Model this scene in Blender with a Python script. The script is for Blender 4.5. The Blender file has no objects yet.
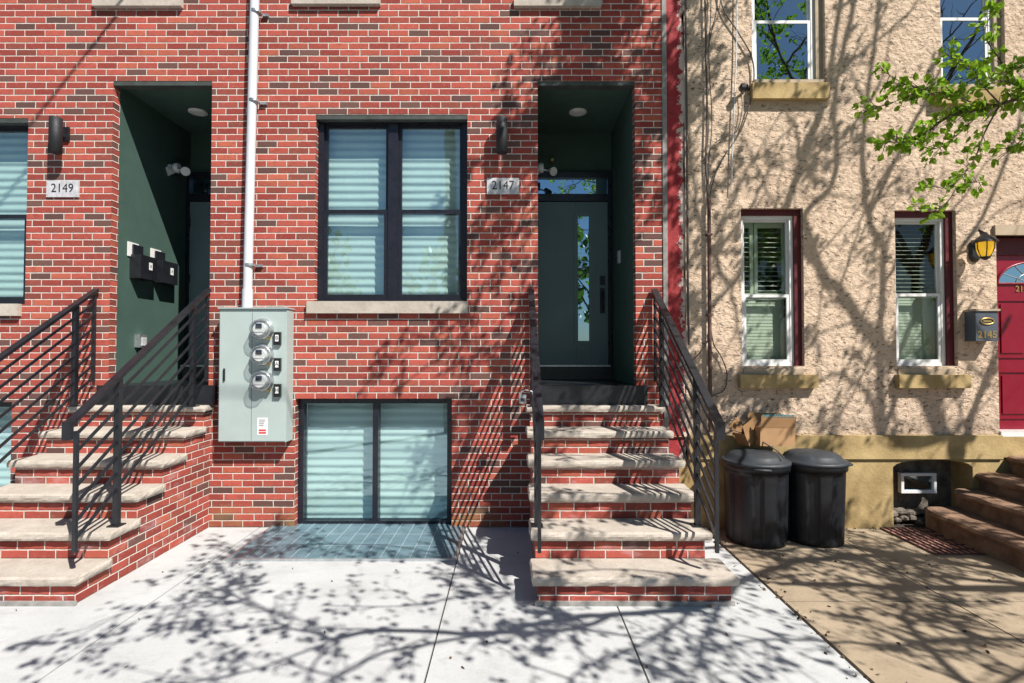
import bpy, math, random
from mathutils import Vector, Matrix, noise
R = math.radians
random.seed(7)
C = bpy.context.scene.collection
sc = bpy.context.scene

# ------------------------------------------------------------ camera, sky, sun, exposure
F = 540.0; PITCH = R(1.22); CAM = Vector((0.0, -5.4, 1.73))
cd = bpy.data.cameras.new("camera"); cam = bpy.data.objects.new("camera", cd); C.objects.link(cam)
cam.location = CAM; cam.rotation_euler = (R(90) + PITCH, 0, 0)
cd.sensor_width = 36; cd.lens = F / 1024 * 36; cd.clip_end = 2000; cd.clip_start = .05
sc.camera = cam
SUN = Vector((0.90, -1.0, 1.50))            # towards the sun
w = bpy.data.worlds.new("World"); sc.world = w; w.use_nodes = True
nt = w.node_tree; nt.nodes.clear()
sky = nt.nodes.new('ShaderNodeTexSky'); sky.sky_type = 'NISHITA'; sky.sun_disc = False
sky.sun_elevation = math.atan2(SUN.z, math.hypot(SUN.x, SUN.y)); sky.sun_rotation = math.atan2(SUN.x, SUN.y)
sky.air_density = 1.1; sky.dust_density = 0.5; sky.ozone_density = 4.5
bg = nt.nodes.new('ShaderNodeBackground'); bg.inputs[1].default_value = .05
wo = nt.nodes.new('ShaderNodeOutputWorld'); nt.links.new(sky.outputs[0], bg.inputs[0]); nt.links.new(bg.outputs[0], wo.inputs[0])
sl = bpy.data.lights.new("sun", 'SUN'); sl.energy = 5.0; sl.angle = R(.45); sl.color = (1, .95, .88)
so = bpy.data.objects.new("sun", sl); C.objects.link(so); so.rotation_euler = SUN.to_track_quat('Z', 'Y').to_euler(); so.location = (9, -10, 20)
sc.view_settings.view_transform = 'Standard'; sc.view_settings.look = 'None'
sc.cycles.diffuse_bounces = 1
sc.view_settings.exposure = 0.55; sc.view_settings.gamma = 1

# ------------------------------------------------------------ helpers
FW = Vector((0, math.cos(PITCH), math.sin(PITCH))); UP = Vector((0, -math.sin(PITCH), math.cos(PITCH)))
def ray(px, py): return FW * F + Vector((px - 512, 0, 0)) + UP * (341.5 - py)
def at(px, py, Y=0.0):                       # point on the plane y = Y
    r = ray(px, py); return CAM + r * ((Y - CAM.y) / r.y)
def gnd(px, py, Z=0.0):
    r = ray(px, py); return CAM + r * ((Z - CAM.z) / r.z)

class MB:
    def __init__(s): s.v = []; s.f = []; s.uv = []; s.sm = []
    def face(s, pts, smooth=False, uv=None):
        n = len(s.v); s.v += [Vector(p) for p in pts]; s.f.append(list(range(n, n + len(pts))))
        if uv is None:
            P = [Vector(p) for p in pts]
            nn = (P[1] - P[0]).cross(P[2] - P[0])
            a = [abs(c) for c in nn]
            if a[0] >= a[1] and a[0] >= a[2]: uv = [(p.y, p.z) for p in P]
            elif a[1] >= a[2]: uv = [(p.x, p.z) for p in P]
            else: uv = [(p.x, p.y) for p in P]
        s.uv += uv; s.sm.append(smooth); return s
    def box(s, x0, x1, y0, y1, z0, z1, M=None):
        c = [Vector((x, y, z)) for x in (x0, x1) for y in (y0, y1) for z in (z0, z1)]
        if M is not None: c = [M @ p for p in c]
        for q in ((0, 1, 3, 2), (4, 6, 7, 5), (0, 4, 5, 1), (2, 3, 7, 6), (0, 2, 6, 4), (1, 5, 7, 3)):
            s.face([c[i] for i in q])
        return s
    def grid(s, rows, smooth=True, closed=False):  # rows of points -> quads with shared verts
        n0 = len(s.v); m = len(rows[0])
        for r in rows: s.v += [Vector(p) for p in r]
        for i in range(len(rows) - 1):
            for j in range(m if closed else m - 1):
                a = n0 + i * m + j; b = n0 + i * m + (j + 1) % m; c = n0 + (i + 1) * m + (j + 1) % m; d = n0 + (i + 1) * m + j
                s.f.append([a, b, c, d]); s.sm.append(smooth)
                s.uv += [(s.v[k].x + s.v[k].y, s.v[k].z) for k in (a, b, c, d)]
        return s
    def tube(s, pts, rad, n=8, cap=True):
        pts = [Vector(p) for p in pts]; k = len(pts)
        rad = rad if isinstance(rad, (list, tuple)) else [rad] * k
        rows = []; prev = None
        for i, p in enumerate(pts):
            t = (pts[min(i + 1, k - 1)] - pts[max(i - 1, 0)]).normalized()
            if prev is None:
                a = Vector((0, 0, 1)) if abs(t.z) < .9 else Vector((1, 0, 0)); u = t.cross(a).normalized()
            else:
                u = (prev - t * prev.dot(t)).normalized()
            prev = u; v = t.cross(u)
            rows.append([p + (u * math.cos(q * 2 * math.pi / n) + v * math.sin(q * 2 * math.pi / n)) * rad[i] for q in range(n)])
        s.grid(rows, True, True)
        if cap:
            s.face(rows[0][::-1]); s.face(rows[-1])
        return s
    def lathe(s, c, prof, n=32, axis='Z', rf=None, smooth=True):
        c = Vector(c); rows = []
        for (r, h) in prof:
            row = []
            for q in range(n):
                a = q * 2 * math.pi / n; rr = r * (rf(a, h) if rf else 1)
                if axis == 'Z': row.append(c + Vector((rr * math.cos(a), rr * math.sin(a), h)))
                elif axis == 'Y': row.append(c + Vector((rr * math.cos(a), -h, rr * math.sin(a))))
                else: row.append(c + Vector((h, rr * math.cos(a), rr * math.sin(a))))
            rows.append(row)
        s.grid(rows, smooth, True)
        s.face(rows[-1]); s.face(rows[0][::-1])
        return s
    def build(s, name, mat, parent=None, loc=None, bevel=0, **props):
        base = Vector((0, 0, 0))
        if parent is not None: base = Vector(parent['_w'])
        if loc is None: loc = base
        loc = Vector(loc)
        me = bpy.data.meshes.new(name)
        me.from_pydata([tuple(p - loc) for p in s.v], [], s.f)
        ul = me.uv_layers.new(name="uv")
        for i, l in enumerate(ul.data): l.uv = s.uv[i]
        me.polygons.foreach_set('use_smooth', s.sm)
        me.materials.append(mat)
        o = bpy.data.objects.new(name, me); C.objects.link(o)
        o.location = loc - base; o['_w'] = tuple(loc)
        if parent is not None: o.parent = parent
        if bevel:
            m = o.modifiers.new('bevel', 'BEVEL'); m.width = bevel; m.segments = 2; m.limit_method = 'ANGLE'
        for k, v in props.items(): o[k] = v
        return o

def thing(name, label, cat, loc, group=None):
    o = bpy.data.objects.new(name, None); C.objects.link(o); o.location = loc; o['_w'] = tuple(loc)
    o.empty_display_size = .1
    return tag(o, label, cat, group)
def tag(o, label, cat, group=None):
    o['label'] = label; o['category'] = cat
    if group: o['group'] = group
    return o
def copy_tree(o, parent=None):
    c = o.copy(); C.objects.link(c); c.parent = parent
    for ch in o.children: copy_tree(ch, c)
    return c

class NT:
    def __init__(s, name):
        s.m = bpy.data.materials.new(name); s.m.use_nodes = True; s.t = s.m.node_tree
        s.p = s.t.nodes['Principled BSDF']; s.out = s.t.nodes['Material Output']
    def n(s, typ, **kw):
        o = s.t.nodes.new('ShaderNode' + typ)
        for k, v in kw.items(): setattr(o, k, v)
        return o
    def L(s, a, b): s.t.links.new(a, b)
    def math(s, op, a, b=None, c=None, clamp=False):
        o = s.n('Math', operation=op); o.use_clamp = clamp
        for i, x in enumerate((a, b, c)):
            if x is None: continue
            if hasattr(x, 'links'): s.L(x, o.inputs[i])
            else: o.inputs[i].default_value = x
        return o.outputs[0]
    def noise(s, vec, scale, detail=4, rough=.55, dist=0):
        o = s.n('TexNoise'); o.inputs['Scale'].default_value = scale; o.inputs['Detail'].default_value = detail
        o.inputs['Roughness'].default_value = rough; o.inputs['Distortion'].default_value = dist
        s.L(vec, o.inputs['Vector']); return o.outputs['Fac']
    def pos(s): return s.n('NewGeometry').outputs['Position']
    def obj(s): return s.n('TexCoord').outputs['Object']
    def mix(s, fac, a, b, blend='MIX'):
        o = s.n('Mix', data_type='RGBA', blend_type=blend)
        if hasattr(fac, 'links'): s.L(fac, o.inputs[0])
        else: o.inputs[0].default_value = fac
        for i, x in ((6, a), (7, b)):
            if hasattr(x, 'links'): s.L(x, o.inputs[i])
            else: o.inputs[i].default_value = (*x, 1)
        return o.outputs[2]
    def ramp(s, fac, lo, hi, a=0., b=1.):
        o = s.n('MapRange'); s.L(fac, o.inputs[0])
        for i, x in enumerate((lo, hi, a, b)): o.inputs[i + 1].default_value = x
        o.clamp = True; return o.outputs[0]
    def mapping(s, vec, scale):
        o = s.n('Mapping'); o.inputs['Scale'].default_value = scale; s.L(vec, o.inputs[0]); return o.outputs[0]
    def bump(s, h, strength=1., dist=.01, normal=None):
        o = s.n('Bump'); o.inputs['Strength'].default_value = strength; o.inputs['Distance'].default_value = dist
        s.L(h, o.inputs['Height'])
        if normal is not None: s.L(normal, o.inputs['Normal'])
        return o.outputs[0]

def pm(name, col, rough=.6, metal=0., var=.15, scale=8., bump=.15, bscale=60., dist=.002, col2=None, spec=.5, stain=0):
    k = NT(name); c = k.obj()
    n1 = k.noise(c, scale, 5, .6)
    lo = tuple(x * (1 - var) for x in col); hi = tuple(min(1, x * (1 + var)) for x in col) if col2 is None else col2
    base = k.mix(k.ramp(n1, .3, .7), lo, hi)
    k.L(base, k.p.inputs['Base Color'])
    k.L(k.ramp(k.noise(c, scale * 3, 3), .3, .7, max(0, rough - .08), min(1, rough + .08)), k.p.inputs['Roughness'])
    k.p.inputs['Metallic'].default_value = metal; k.p.inputs['Specular IOR Level'].default_value = spec
    if bump: k.L(k.bump(k.noise(c, bscale, 4), bump, dist), k.p.inputs['Normal'])
    return k.m

# ---- brick
def brick_mat(name, dark=.16, grime=True):
    k = NT(name)
    uv = k.n('TexCoord').outputs['UV']
    sp = k.n('SeparateXYZ'); k.L(uv, sp.inputs[0])
    W, H, MT = .2045, .0667, .0088
    # slight wobble
    nz = k.n('TexNoise'); nz.inputs['Scale'].default_value = 18; nz.inputs['Detail'].default_value = 3; k.L(uv, nz.inputs['Vector'])
    wob = k.math('MULTIPLY', k.math('SUBTRACT', nz.outputs['Fac'], .5), .006)
    x = k.math('ADD', sp.outputs[0], wob); z = k.math('ADD', sp.outputs[1], wob)
    rowf = k.math('DIVIDE', z, H); row = k.math('FLOOR', rowf)
    wr = k.n('TexWhiteNoise', noise_dimensions='1D'); k.L(row, wr.inputs['W'])
    off = k.math('ADD', k.math('MULTIPLY', k.math('FLOORED_MODULO', row, 2.), .5), k.math('MULTIPLY', wr.outputs['Value'], .12))
    colf = k.math('ADD', k.math('DIVIDE', x, W), off); coli = k.math('FLOOR', colf)
    fx = k.math('MULTIPLY', k.math('FRACT', colf), W); fz = k.math('MULTIPLY', k.math('FRACT', rowf), H)
    dx = k.math('MINIMUM', fx, k.math('SUBTRACT', W, fx)); dz = k.math('MINIMUM', fz, k.math('SUBTRACT', H, fz))
    d = k.math('MINIMUM', dx, dz)
    fac = k.ramp(d, MT / 2 - .0010, MT / 2 + .0014)          # 1 = brick
    hgt = k.ramp(d, MT / 2 - .003, MT / 2 + .004)
    cv = k.n('CombineXYZ'); k.L(coli, cv.inputs[0]); k.L(row, cv.inputs[1])
    wn = k.n('TexWhiteNoise', noise_dimensions='2D'); k.L(cv.outputs[0], wn.inputs['Vector'])
    cv2 = k.n('CombineXYZ'); k.L(k.math('ADD', coli, 31.7), cv2.inputs[0]); k.L(row, cv2.inputs[1])
    wn2 = k.n('TexWhiteNoise', noise_dimensions='2D'); k.L(cv2.outputs[0], wn2.inputs['Vector'])
    # clusters of dark brick
    cc = k.n('CombineXYZ'); k.L(k.math('MULTIPLY', coli, W), cc.inputs[0]); k.L(k.math('MULTIPLY', row, H), cc.inputs[1]); cl = k.noise(cc.outputs[0], .9, 2)
    isd = k.math('LESS_THAN', wn.outputs['Value'], k.ramp(cl, .35, .7, dark * .2, dark * 1.5))
    red = k.mix(wn2.outputs['Value'], (.25, .044, .035), (.47, .102, .074))
    cv3 = k.n('CombineXYZ'); k.L(k.math('ADD', coli, 91.3), cv3.inputs[0]); k.L(row, cv3.inputs[1])
    wn3 = k.n('TexWhiteNoise', noise_dimensions='2D'); k.L(cv3.outputs[0], wn3.inputs['Vector'])
    red = k.mix(k.ramp(wn3.outputs['Value'], .80, .86, 0, .75), red, (.19, .058, .042))
    red = k.mix(k.ramp(wn3.outputs['Value'], .14, .08, 0, .5), red, (.50, .15, .085))
    big = k.noise(uv, 11, 4, .7)
    red = k.mix(k.ramp(big, .50, .72, 0, .5), red, (.20, .045, .035))
    fine = k.noise(uv, 75, 5, .7)
    red = k.mix(k.ramp(fine, .5, .78, 0, .6), red, (.24, .055, .045))
    red = k.mix(k.ramp(k.noise(uv, 30, 3), .58, .75, 0, .35), red, (.55, .22, .17))
    drk = k.mix(wn2.outputs['Value'], (.105, .052, .046), (.17, .085, .07))
    drk = k.mix(k.ramp(fine, .45, .7, 0, .5), drk, (.07, .04, .038))
    b = k.mix(isd, red, drk)
    mort = k.mix(k.ramp(k.noise(uv, 25, 4), .35, .7), (.56, .50, .44), (.74, .69, .62))
    c = k.mix(fac, mort, b)
    # efflorescence / yellowish damp at the very bottom (real stain)
    if not grime:
        ef = k.ramp(k.noise(k.mapping(uv, (1, 2.2, 1)), 2.6, 6, .7), .54, .72, 0, .6)
        c = k.mix(ef, c, (.52, .36, .37))
    if grime:
        low = k.ramp(sp.outputs[1], .02, .24, 1, 0)
        st = k.math('MULTIPLY', low, k.ramp(k.noise(uv, 2.2, 4), .45, .62))
        c = k.mix(k.math('MULTIPLY', st, .75), c, (.36, .22, .085))
        ef = k.ramp(k.noise(k.mapping(uv, (1, 2.2, 1)), 3.4, 5, .65), .66, .8, 0, .5)
        c = k.mix(ef, c, (.62, .46, .42))
    k.L(c, k.p.inputs['Base Color']); k.p.inputs['Roughness'].default_value = .85; k.p.inputs['Specular IOR Level'].default_value = .25
    bh = k.math('ADD', hgt, k.math('MULTIPLY', fine, .35))
    k.L(k.bump(bh, .8, .006), k.p.inputs['Normal'])
    return k.m

def stucco_mat():
    k = NT('stucco'); p = k.pos()
    big = k.noise(p, 1.3, 4, .6)
    m = k.mapping(p, (1, 1, 2.1))
    blob = k.noise(k.mapping(p, (1, 1, 1.25)), 13, 5, .55, .2)
    worm = k.noise(k.mapping(p, (1, 1, 2.2)), 21, 3, .55, .9)
    pit = k.math('MULTIPLY', k.ramp(worm, .60, .64), k.ramp(k.noise(p, 8, 2), .40, .52))
    c = k.mix(k.ramp(big, .35, .68), (.56, .415, .30), (.69, .53, .395))
    c = k.mix(k.ramp(blob, .35, .65, 0, .55), c, (.78, .62, .48))
    c = k.mix(k.math('MULTIPLY', pit, .65), c, (.16, .11, .08))
    c = k.mix(k.ramp(k.noise(k.mapping(p, (1.2, 1, .35)), 2.2, 5, .7), .6, .8, 0, .3), c, (.30, .23, .17))
    c = k.mix(k.ramp(k.noise(k.mapping(p, (3.5, 1, .22)), 2.0, 5, .7), .56, .75, 0, .4), c, (.34, .26, .19))
    k.L(c, k.p.inputs['Base Color']); k.p.inputs['Roughness'].default_value = .95; k.p.inputs['Specular IOR Level'].default_value = .15
    h = k.math('SUBTRACT', k.math('ADD', blob, k.math('MULTIPLY', k.noise(p, 90, 4, .7), .25)), k.math('MULTIPLY', pit, .8))
    k.L(k.bump(h, 1., .034), k.p.inputs['Normal'])
    return k.m

def concrete_mat(name, c1, c2, stain, srange=(.55, .8), joint=None):
    k = NT(name); p = k.pos()
    n = k.noise(p, 1.6, 6, .65); f = k.noise(p, 45, 5, .7)
    c = k.mix(k.ramp(n, .3, .7), c1, c2)
    c = k.mix(k.ramp(k.noise(p, 4.5, 6, .7, .5), *srange, 0, .6), c, stain)
    c = k.mix(k.ramp(f, .52, .80, 0, .45), c, stain)
    c = k.mix(k.ramp(k.noise(p, 160, 2, .6), .6, .75, 0, .5), c, tuple(x * .6 for x in stain))
    c = k.mix(k.ramp(k.noise(k.mapping(p, (.6, 2.5, 1)), 1.1, 5, .7, 1.2), .54, .72, 0, .35), c, stain)
    vo = k.n('TexVoronoi'); vo.inputs['Scale'].default_value = 3.3; k.L(p, vo.inputs['Vector'])
    c = k.mix(k.ramp(vo.outputs['Distance'], .0, .035, .75, 0), c, tuple(x * .45 for x in stain))
    # per-slab tone
    k.L(c, k.p.inputs['Base Color']); k.p.inputs['Roughness'].default_value = .9; k.p.inputs['Specular IOR Level'].default_value = .2
    k.L(k.bump(k.math('ADD', f, n), .35, .004), k.p.inputs['Normal'])
    return k.m

def limestone_mat():
    k = NT('limestone'); p = k.pos()
    n = k.noise(p, 6, 6, .7); f = k.noise(p, 70, 4, .7)
    c = k.mix(k.ramp(n, .3, .7), (.40, .35, .295), (.54, .485, .425))
    c = k.mix(k.ramp(k.noise(k.mapping(p, (1, 1, 3)), 14, 5, .7), .56, .75, 0, .6), c, (.30, .25, .19))
    c = k.mix(k.ramp(f, .52, .75, 0, .6), c, (.24, .20, .155))
    k.L(c, k.p.inputs['Base Color']); k.p.inputs['Roughness'].default_value = .85; k.p.inputs['Specular IOR Level'].default_value = .25
    k.L(k.bump(k.math('ADD', n, k.math('MULTIPLY', f, .3)), .5, .008), k.p.inputs['Normal'])
    return k.m

def glass_mat(name, tint=(.80, .93, .92), boost=.10, refl=(1, 1, 1)):
    k = NT(name); k.t.nodes.remove(k.p)
    tr = k.n('BsdfTransparent'); tr.inputs[0].default_value = (*tint, 1)
    gl = k.n('BsdfGlossy'); gl.inputs['Roughness'].default_value = .012; gl.inputs[0].default_value = (*refl, 1)
    nb = k.bump(k.noise(k.pos(), 2.2, 2), .05, .02); k.L(nb, gl.inputs['Normal'])
    lw = k.n('LayerWeight'); lw.inputs['Blend'].default_value = .5
    sch = k.math('MULTIPLY_ADD', k.math('POWER', lw.outputs['Facing'], 5.), .94, .04 + boost, clamp=True)
    mx = k.n('MixShader'); k.L(sch, mx.inputs[0])
    k.L(tr.outputs[0], mx.inputs[1]); k.L(gl.outputs[0], mx.inputs[2]); k.L(mx.outputs[0], k.out.inputs[0])
    return k.m

def leaf_mat(name, a, b, trans=.45):
    k = NT(name)
    info = k.n('ObjectInfo'); n = k.noise(k.pos(), 9, 2)
    gi = k.n('NewGeometry')
    wn = k.n('TexWhiteNoise', noise_dimensions='3D')
    sn = k.n('VectorMath', operation='SNAP'); k.L(gi.outputs['Position'], sn.inputs[0]); sn.inputs[1].default_value = (.06, .06, .06)
    k.L(sn.outputs[0], wn.inputs['Vector'])
    c = k.mix(wn.outputs['Value'], a, b)
    k.L(c, k.p.inputs['Base Color']); k.p.inputs['Roughness'].default_value = .45
    tl = k.n('BsdfTranslucent'); k.L(k.mix(.5, c, (.22, .42, .03)), tl.inputs[0])
    mx = k.n('MixShader'); mx.inputs[0].default_value = trans
    k.L(k.p.outputs[0], mx.inputs[1]); k.L(tl.outputs[0], mx.inputs[2]); k.L(mx.outputs[0], k.out.inputs[0])
    return k.m

M = dict(
    brick=brick_mat('red_brick', .17), brick_step=brick_mat('red_brick_step', .12, False),
    stucco=stucco_mat(), lime=limestone_mat(),
    conc=concrete_mat('new_concrete', (.46, .47, .475), (.55, .56, .56), (.33, .33, .32), (.52, .78)),
    tan=concrete_mat('old_tan_concrete', (.30, .235, .165), (.44, .355, .255), (.15, .115, .08), (.52, .75)),
    lintel=pm('dark_steel_lintel', (.05, .06, .055), .7, var=.3),
    caulk=pm('grey_mortar_seam', (.27, .26, .245), .9, scale=14, var=.3, bump=.6),
    green=pm('dark_green_render', (.050, .098, .080), .75, var=.10, scale=3, bump=.35, bscale=120),
    greendk=pm('dark_green_soffit', (.040, .080, .066), .75, var=.10, scale=3, bump=.35, bscale=120),
    door=pm('slate_door_paint', (.135, .20, .21), .38, var=.06, scale=2, bump=.05),
    black=pm('black_metal_paint', (.013, .014, .018), .38, var=.3, scale=12, bump=.15, spec=.6),
    frame=pm('dark_window_frame', (.013, .014, .022), .32, var=.2, scale=6, bump=.05),
    matte=pm('matte_black', (.012, .013, .016), .62, var=.1),
    pl_black=pm('black_plastic', (.008, .010, .014), .45, var=.35, scale=9, bump=.2, bscale=25, dist=.004),
    lid=pm('grey_black_plastic_lid', (.028, .034, .042), .55, var=.3, scale=9, bump=.2, bscale=30, dist=.004),
    white=pm('white_vinyl', (.78, .78, .77), .35, var=.05, bump=.03),
    pvc=pm('white_conduit', (.60, .62, .66), .4, var=.06, scale=4, bump=.05),
    blind=pm('white_blind', (.82, .83, .80), .65, var=.03, bump=.04),
    blind2=pm('cream_blind', (.62, .66, .60), .6, var=.08, bump=.05),
    interior=pm('dark_interior', (.035, .05, .045), .9),
    glass=glass_mat('low_e_glass', (.88, .965, .955), .13, (.68, .88, 1.0)), glass2=glass_mat('old_glass', (.84, .88, .84), .0),
    skyglass=glass_mat('sky_lit_glass', (.45, .50, .50), .34, (.62, .86, 1.0)),
    dglass=glass_mat('dark_door_glass', (.12, .16, .18), .6, (.55, .82, 1.0)),
    clear=glass_mat('clear_meter_glass', (.90, .92, .92), .10),
    meterbox=pm('grey_green_enamel', (.40, .475, .46), .42, var=.06, scale=3, bump=.06, bscale=20),
    galv=pm('galvanised_steel', (.55, .58, .60), .35, .8, var=.2, scale=20),
    meterglass=pm('meter_housing', (.78, .78, .78), .18, var=.1, bump=.02),
    ochre=pm('ochre_painted_stone', (.42, .285, .115), .9, col2=(.54, .40, .19), var=.38, scale=3.5, bump=.6, bscale=40, dist=.006),
    maroon=pm('maroon_paint', (.10, .008, .014), .5, var=.2, bump=.1),
    reddoor=pm('crimson_door', (.22, .004, .020), .32, var=.1, scale=3, bump=.05),
    tansurr=pm('tan_trim', (.44, .35, .25), .85, var=.15, bump=.4, bscale=40),
    brownst=pm('worn_brown_step', (.20, .115, .07), .9, var=.35, scale=6, bump=.7, bscale=35, dist=.008, col2=(.36, .22, .145)),
    slate=pm('rubble_stone', (.16, .135, .11), .9, var=.65, scale=9, bump=.8, bscale=18, dist=.02),
    gold=pm('brass', (.62, .42, .14), .35, .85, var=.15),
    card=pm('corrugated_card', (.40, .235, .115), .85, var=.12, scale=6, bump=.25, bscale=90),
    carddk=pm('corrugated_card_lid', (.34, .19, .085), .85, var=.15, scale=6, bump=.25, bscale=90),
    teal=pm('teal_print', (.02, .16, .20), .5),
    label=pm('white_label', (.80, .80, .78), .5, var=.03, bump=0),
    redink=pm('red_print', (.60, .03, .04), .5, bump=0), ink=pm('dark_print', (.02, .02, .03), .5, bump=0),
    marble=pm('veined_grey_tile', (.52, .52, .54), .35, var=.22, scale=22, bump=.05),
    bark=pm('bark', (.12, .09, .07), .95, var=.35, scale=14, bump=.8, bscale=25, dist=.01),
    cable=pm('grey_cable', (.10, .085, .075), .6), rust=pm('rust_brown_pipe', (.11, .055, .045), .6, var=.4, scale=15, bump=.2),
    wcable=pm('white_cable', (.68, .68, .68), .5),
    grate=pm('blue_grey_cover', (.12, .19, .23), .35, var=.25, scale=7, bump=.25, bscale=30),
    gline=pm('pale_steel_line', (.42, .50, .54), .35, .2),
    asphalt=pm('asphalt', (.05, .05, .052), .9, var=.3, scale=4, bump=.6, bscale=90, dist=.006),
    dirt=pm('dark_joint_dirt', (.045, .036, .028), .95, var=.4),
    grass=pm('far_grass', (.06, .10, .03), .9, var=.4, scale=.5),
    leafA=leaf_mat('spring_leaves', (.17, .31, .016), (.32, .50, .035), .6),
    leafB=leaf_mat('far_leaves', (.03, .075, .015), (.075, .13, .03), .3),
    farwall=pm('far_wall', (.30, .24, .19), .9),
)
# amber glass of the unlit lantern; added glow imitates the sun on it
_k = NT('amber_glass'); _k.p.inputs['Base Color'].default_value = (.95, .55, .03, 1); _k.p.inputs['Roughness'].default_value = .15
_k.p.inputs['Emission Color'].default_value = (1, .55, .03, 1); _k.p.inputs['Emission Strength'].default_value = .35
M['amber'] = _k.m
# scraped red paint strip with plaster showing through
_k = NT('peeling_red_paint'); _p = _k.pos(); _s = _k.n('SeparateXYZ'); _k.L(_p, _s.inputs[0])
_e = _k.math('ADD', _k.ramp(_s.outputs[0], 1.60, 1.75, 0, .56), _k.ramp(_k.noise(_p, 9, 6, .75), .35, .75, 0, .55))
_c = _k.mix(_k.ramp(_k.noise(_p, 5, 5, .7), .35, .7), (.28, .018, .024), (.42, .045, .05))
_c = _k.mix(_k.ramp(_k.noise(_k.mapping(_p, (1, 1, .5)), 16, 6, .75), .52, .68, 0, .8), _c, (.12, .012, .016))
_c = _k.mix(_k.ramp(_e, .54, .60), _c, (.60, .50, .44))
_k.L(_c, _k.p.inputs['Base Color']); _k.p.inputs['Roughness'].default_value = .8
_k.L(_k.bump(_k.noise(_p, 25, 5, .7), .8, .012), _k.p.inputs['Normal']); M['redpaint'] = _k.m

def text(txt, size, mat, parent, loc, rot=(R(90), 0, 0), extrude=.0015, name='lettering', bold=0, sx=1.0):
    cu = bpy.data.curves.new('t', 'FONT'); cu.body = txt; cu.size = size; cu.extrude = extrude; cu.align_x = 'CENTER'; cu.align_y = 'CENTER'
    cu.offset = bold; cu.resolution_u = 3
    to = bpy.data.objects.new('t', cu); C.objects.link(to)
    bpy.context.view_layer.update()
    dg = bpy.context.evaluated_depsgraph_get()
    me = bpy.data.meshes.new_from_object(to.evaluated_get(dg))
    bpy.data.objects.remove(to); me.name = name
    me.transform(Matrix.Diagonal((sx, 1, 1, 1)))
    me.materials.clear(); me.materials.append(mat)
    o = bpy.data.objects.new(name, me); C.objects.link(o)
    o.location = Vector(loc) - Vector(parent['_w']); o.rotation_euler = rot; o.parent = parent; o['_w'] = tuple(loc)
    return o

# ------------------------------------------------------------ ground
g = MB().face([(-400, -400, -.16), (400, -400, -.16), (400, 400, -.16), (-400, 400, -.16)]).build('ground', M['grass'], kind='structure')
MB().face([(-120, -15.5, -.13), (120, -15.5, -.13), (120, -6.9, -.13), (-120, -6.9, -.13)]).build('road', M['asphalt'], kind='structure')
b = MB(); b.box(-60, 60, -6.9, -6.75, -.2, .0); b.build('kerb', M['conc'], kind='structure', bevel=.015)
MB().box(-60, 60, -18, -15.5, -.2, -.01).build('far_pavement', M['conc'], kind='structure')
MB().face([(-40, -6.75, -.02), (40, -6.75, -.02), (40, .3, -.02), (-40, .3, -.02)]).build('joint_bed', M['dirt'], kind='structure')
def slabs(name, xs, ys, mat, gap, holes=()):
    b = MB()
    for i in range(len(xs) - 1):
        for j in range(len(ys) - 1):
            x0, x1, y0, y1 = xs[i] + gap, xs[i + 1] - gap, ys[j] + gap, ys[j + 1] - gap
            h = [q for q in holes if q[0] < x1 and q[1] > x0 and q[2] < y1 and q[3] > y0]
            if not h:
                b.box(x0, x1, y0, y1, -.1, 0); continue
            cx = sorted({x0, x1, *[min(max(v, x0), x1) for q in h for v in q[:2]]}); cy = sorted({y0, y1, *[min(max(v, y0), y1) for q in h for v in q[2:]]})
            for a in range(len(cx) - 1):
                for c in range(len(cy) - 1):
                    mx, my = (cx[a] + cx[a + 1]) / 2, (cy[c] + cy[c + 1]) / 2
                    if not any(q[0] < mx < q[1] and q[2] < my < q[3] for q in h): b.box(cx[a], cx[a + 1], cy[c], cy[c + 1], -.1, 0)
    return b.build(name, mat, kind='structure')
slabs('pavement', [-12, -9, -6.6, -4.6, -2.5, -.46, .72, 1.885], [-6.74, -3.4, 0.0], M['conc'], .0055)
slabs('old_pavement', [1.90, 3.06, 4.6, 6.2, 8, 12], [-6.74, -4.7, -3.2, -1.6, 0.0], M['tan'], .006)

# ------------------------------------------------------------ wall builder
def wall(b, x0, x1, z0, z1, ops, y=0.0, dflt=.10):
    xs = sorted({x0, x1, *[v for o in ops for v in o[:2]]}); zs = sorted({z0, z1, *[v for o in ops for v in o[2:4]]})
    for i in range(len(xs) - 1):
        for j in range(len(zs) - 1):
            mx, mz = (xs[i] + xs[i + 1]) / 2, (zs[j] + zs[j + 1]) / 2
            if any(o[0] < mx < o[1] and o[2] < mz < o[3] for o in ops): continue
            b.face([(xs[i], y, zs[j]), (xs[i + 1], y, zs[j]), (xs[i + 1], y, zs[j + 1]), (xs[i], y, zs[j + 1])])
    for o in ops:
        a, c, e, f = o[:4]; d = o[4] if len(o) > 4 else dflt
        b.face([(a, y, e), (a, y + d, e), (a, y + d, f), (a, y, f)][::-1])
        b.face([(c, y, e), (c, y + d, e), (c, y + d, f), (c, y, f)])
        b.face([(a, y, f), (c, y, f), (c, y + d, f), (a, y + d, f)][::-1])
        b.face([(a, y, e), (c, y, e), (c, y + d, e), (a, y + d, e)])

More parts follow.
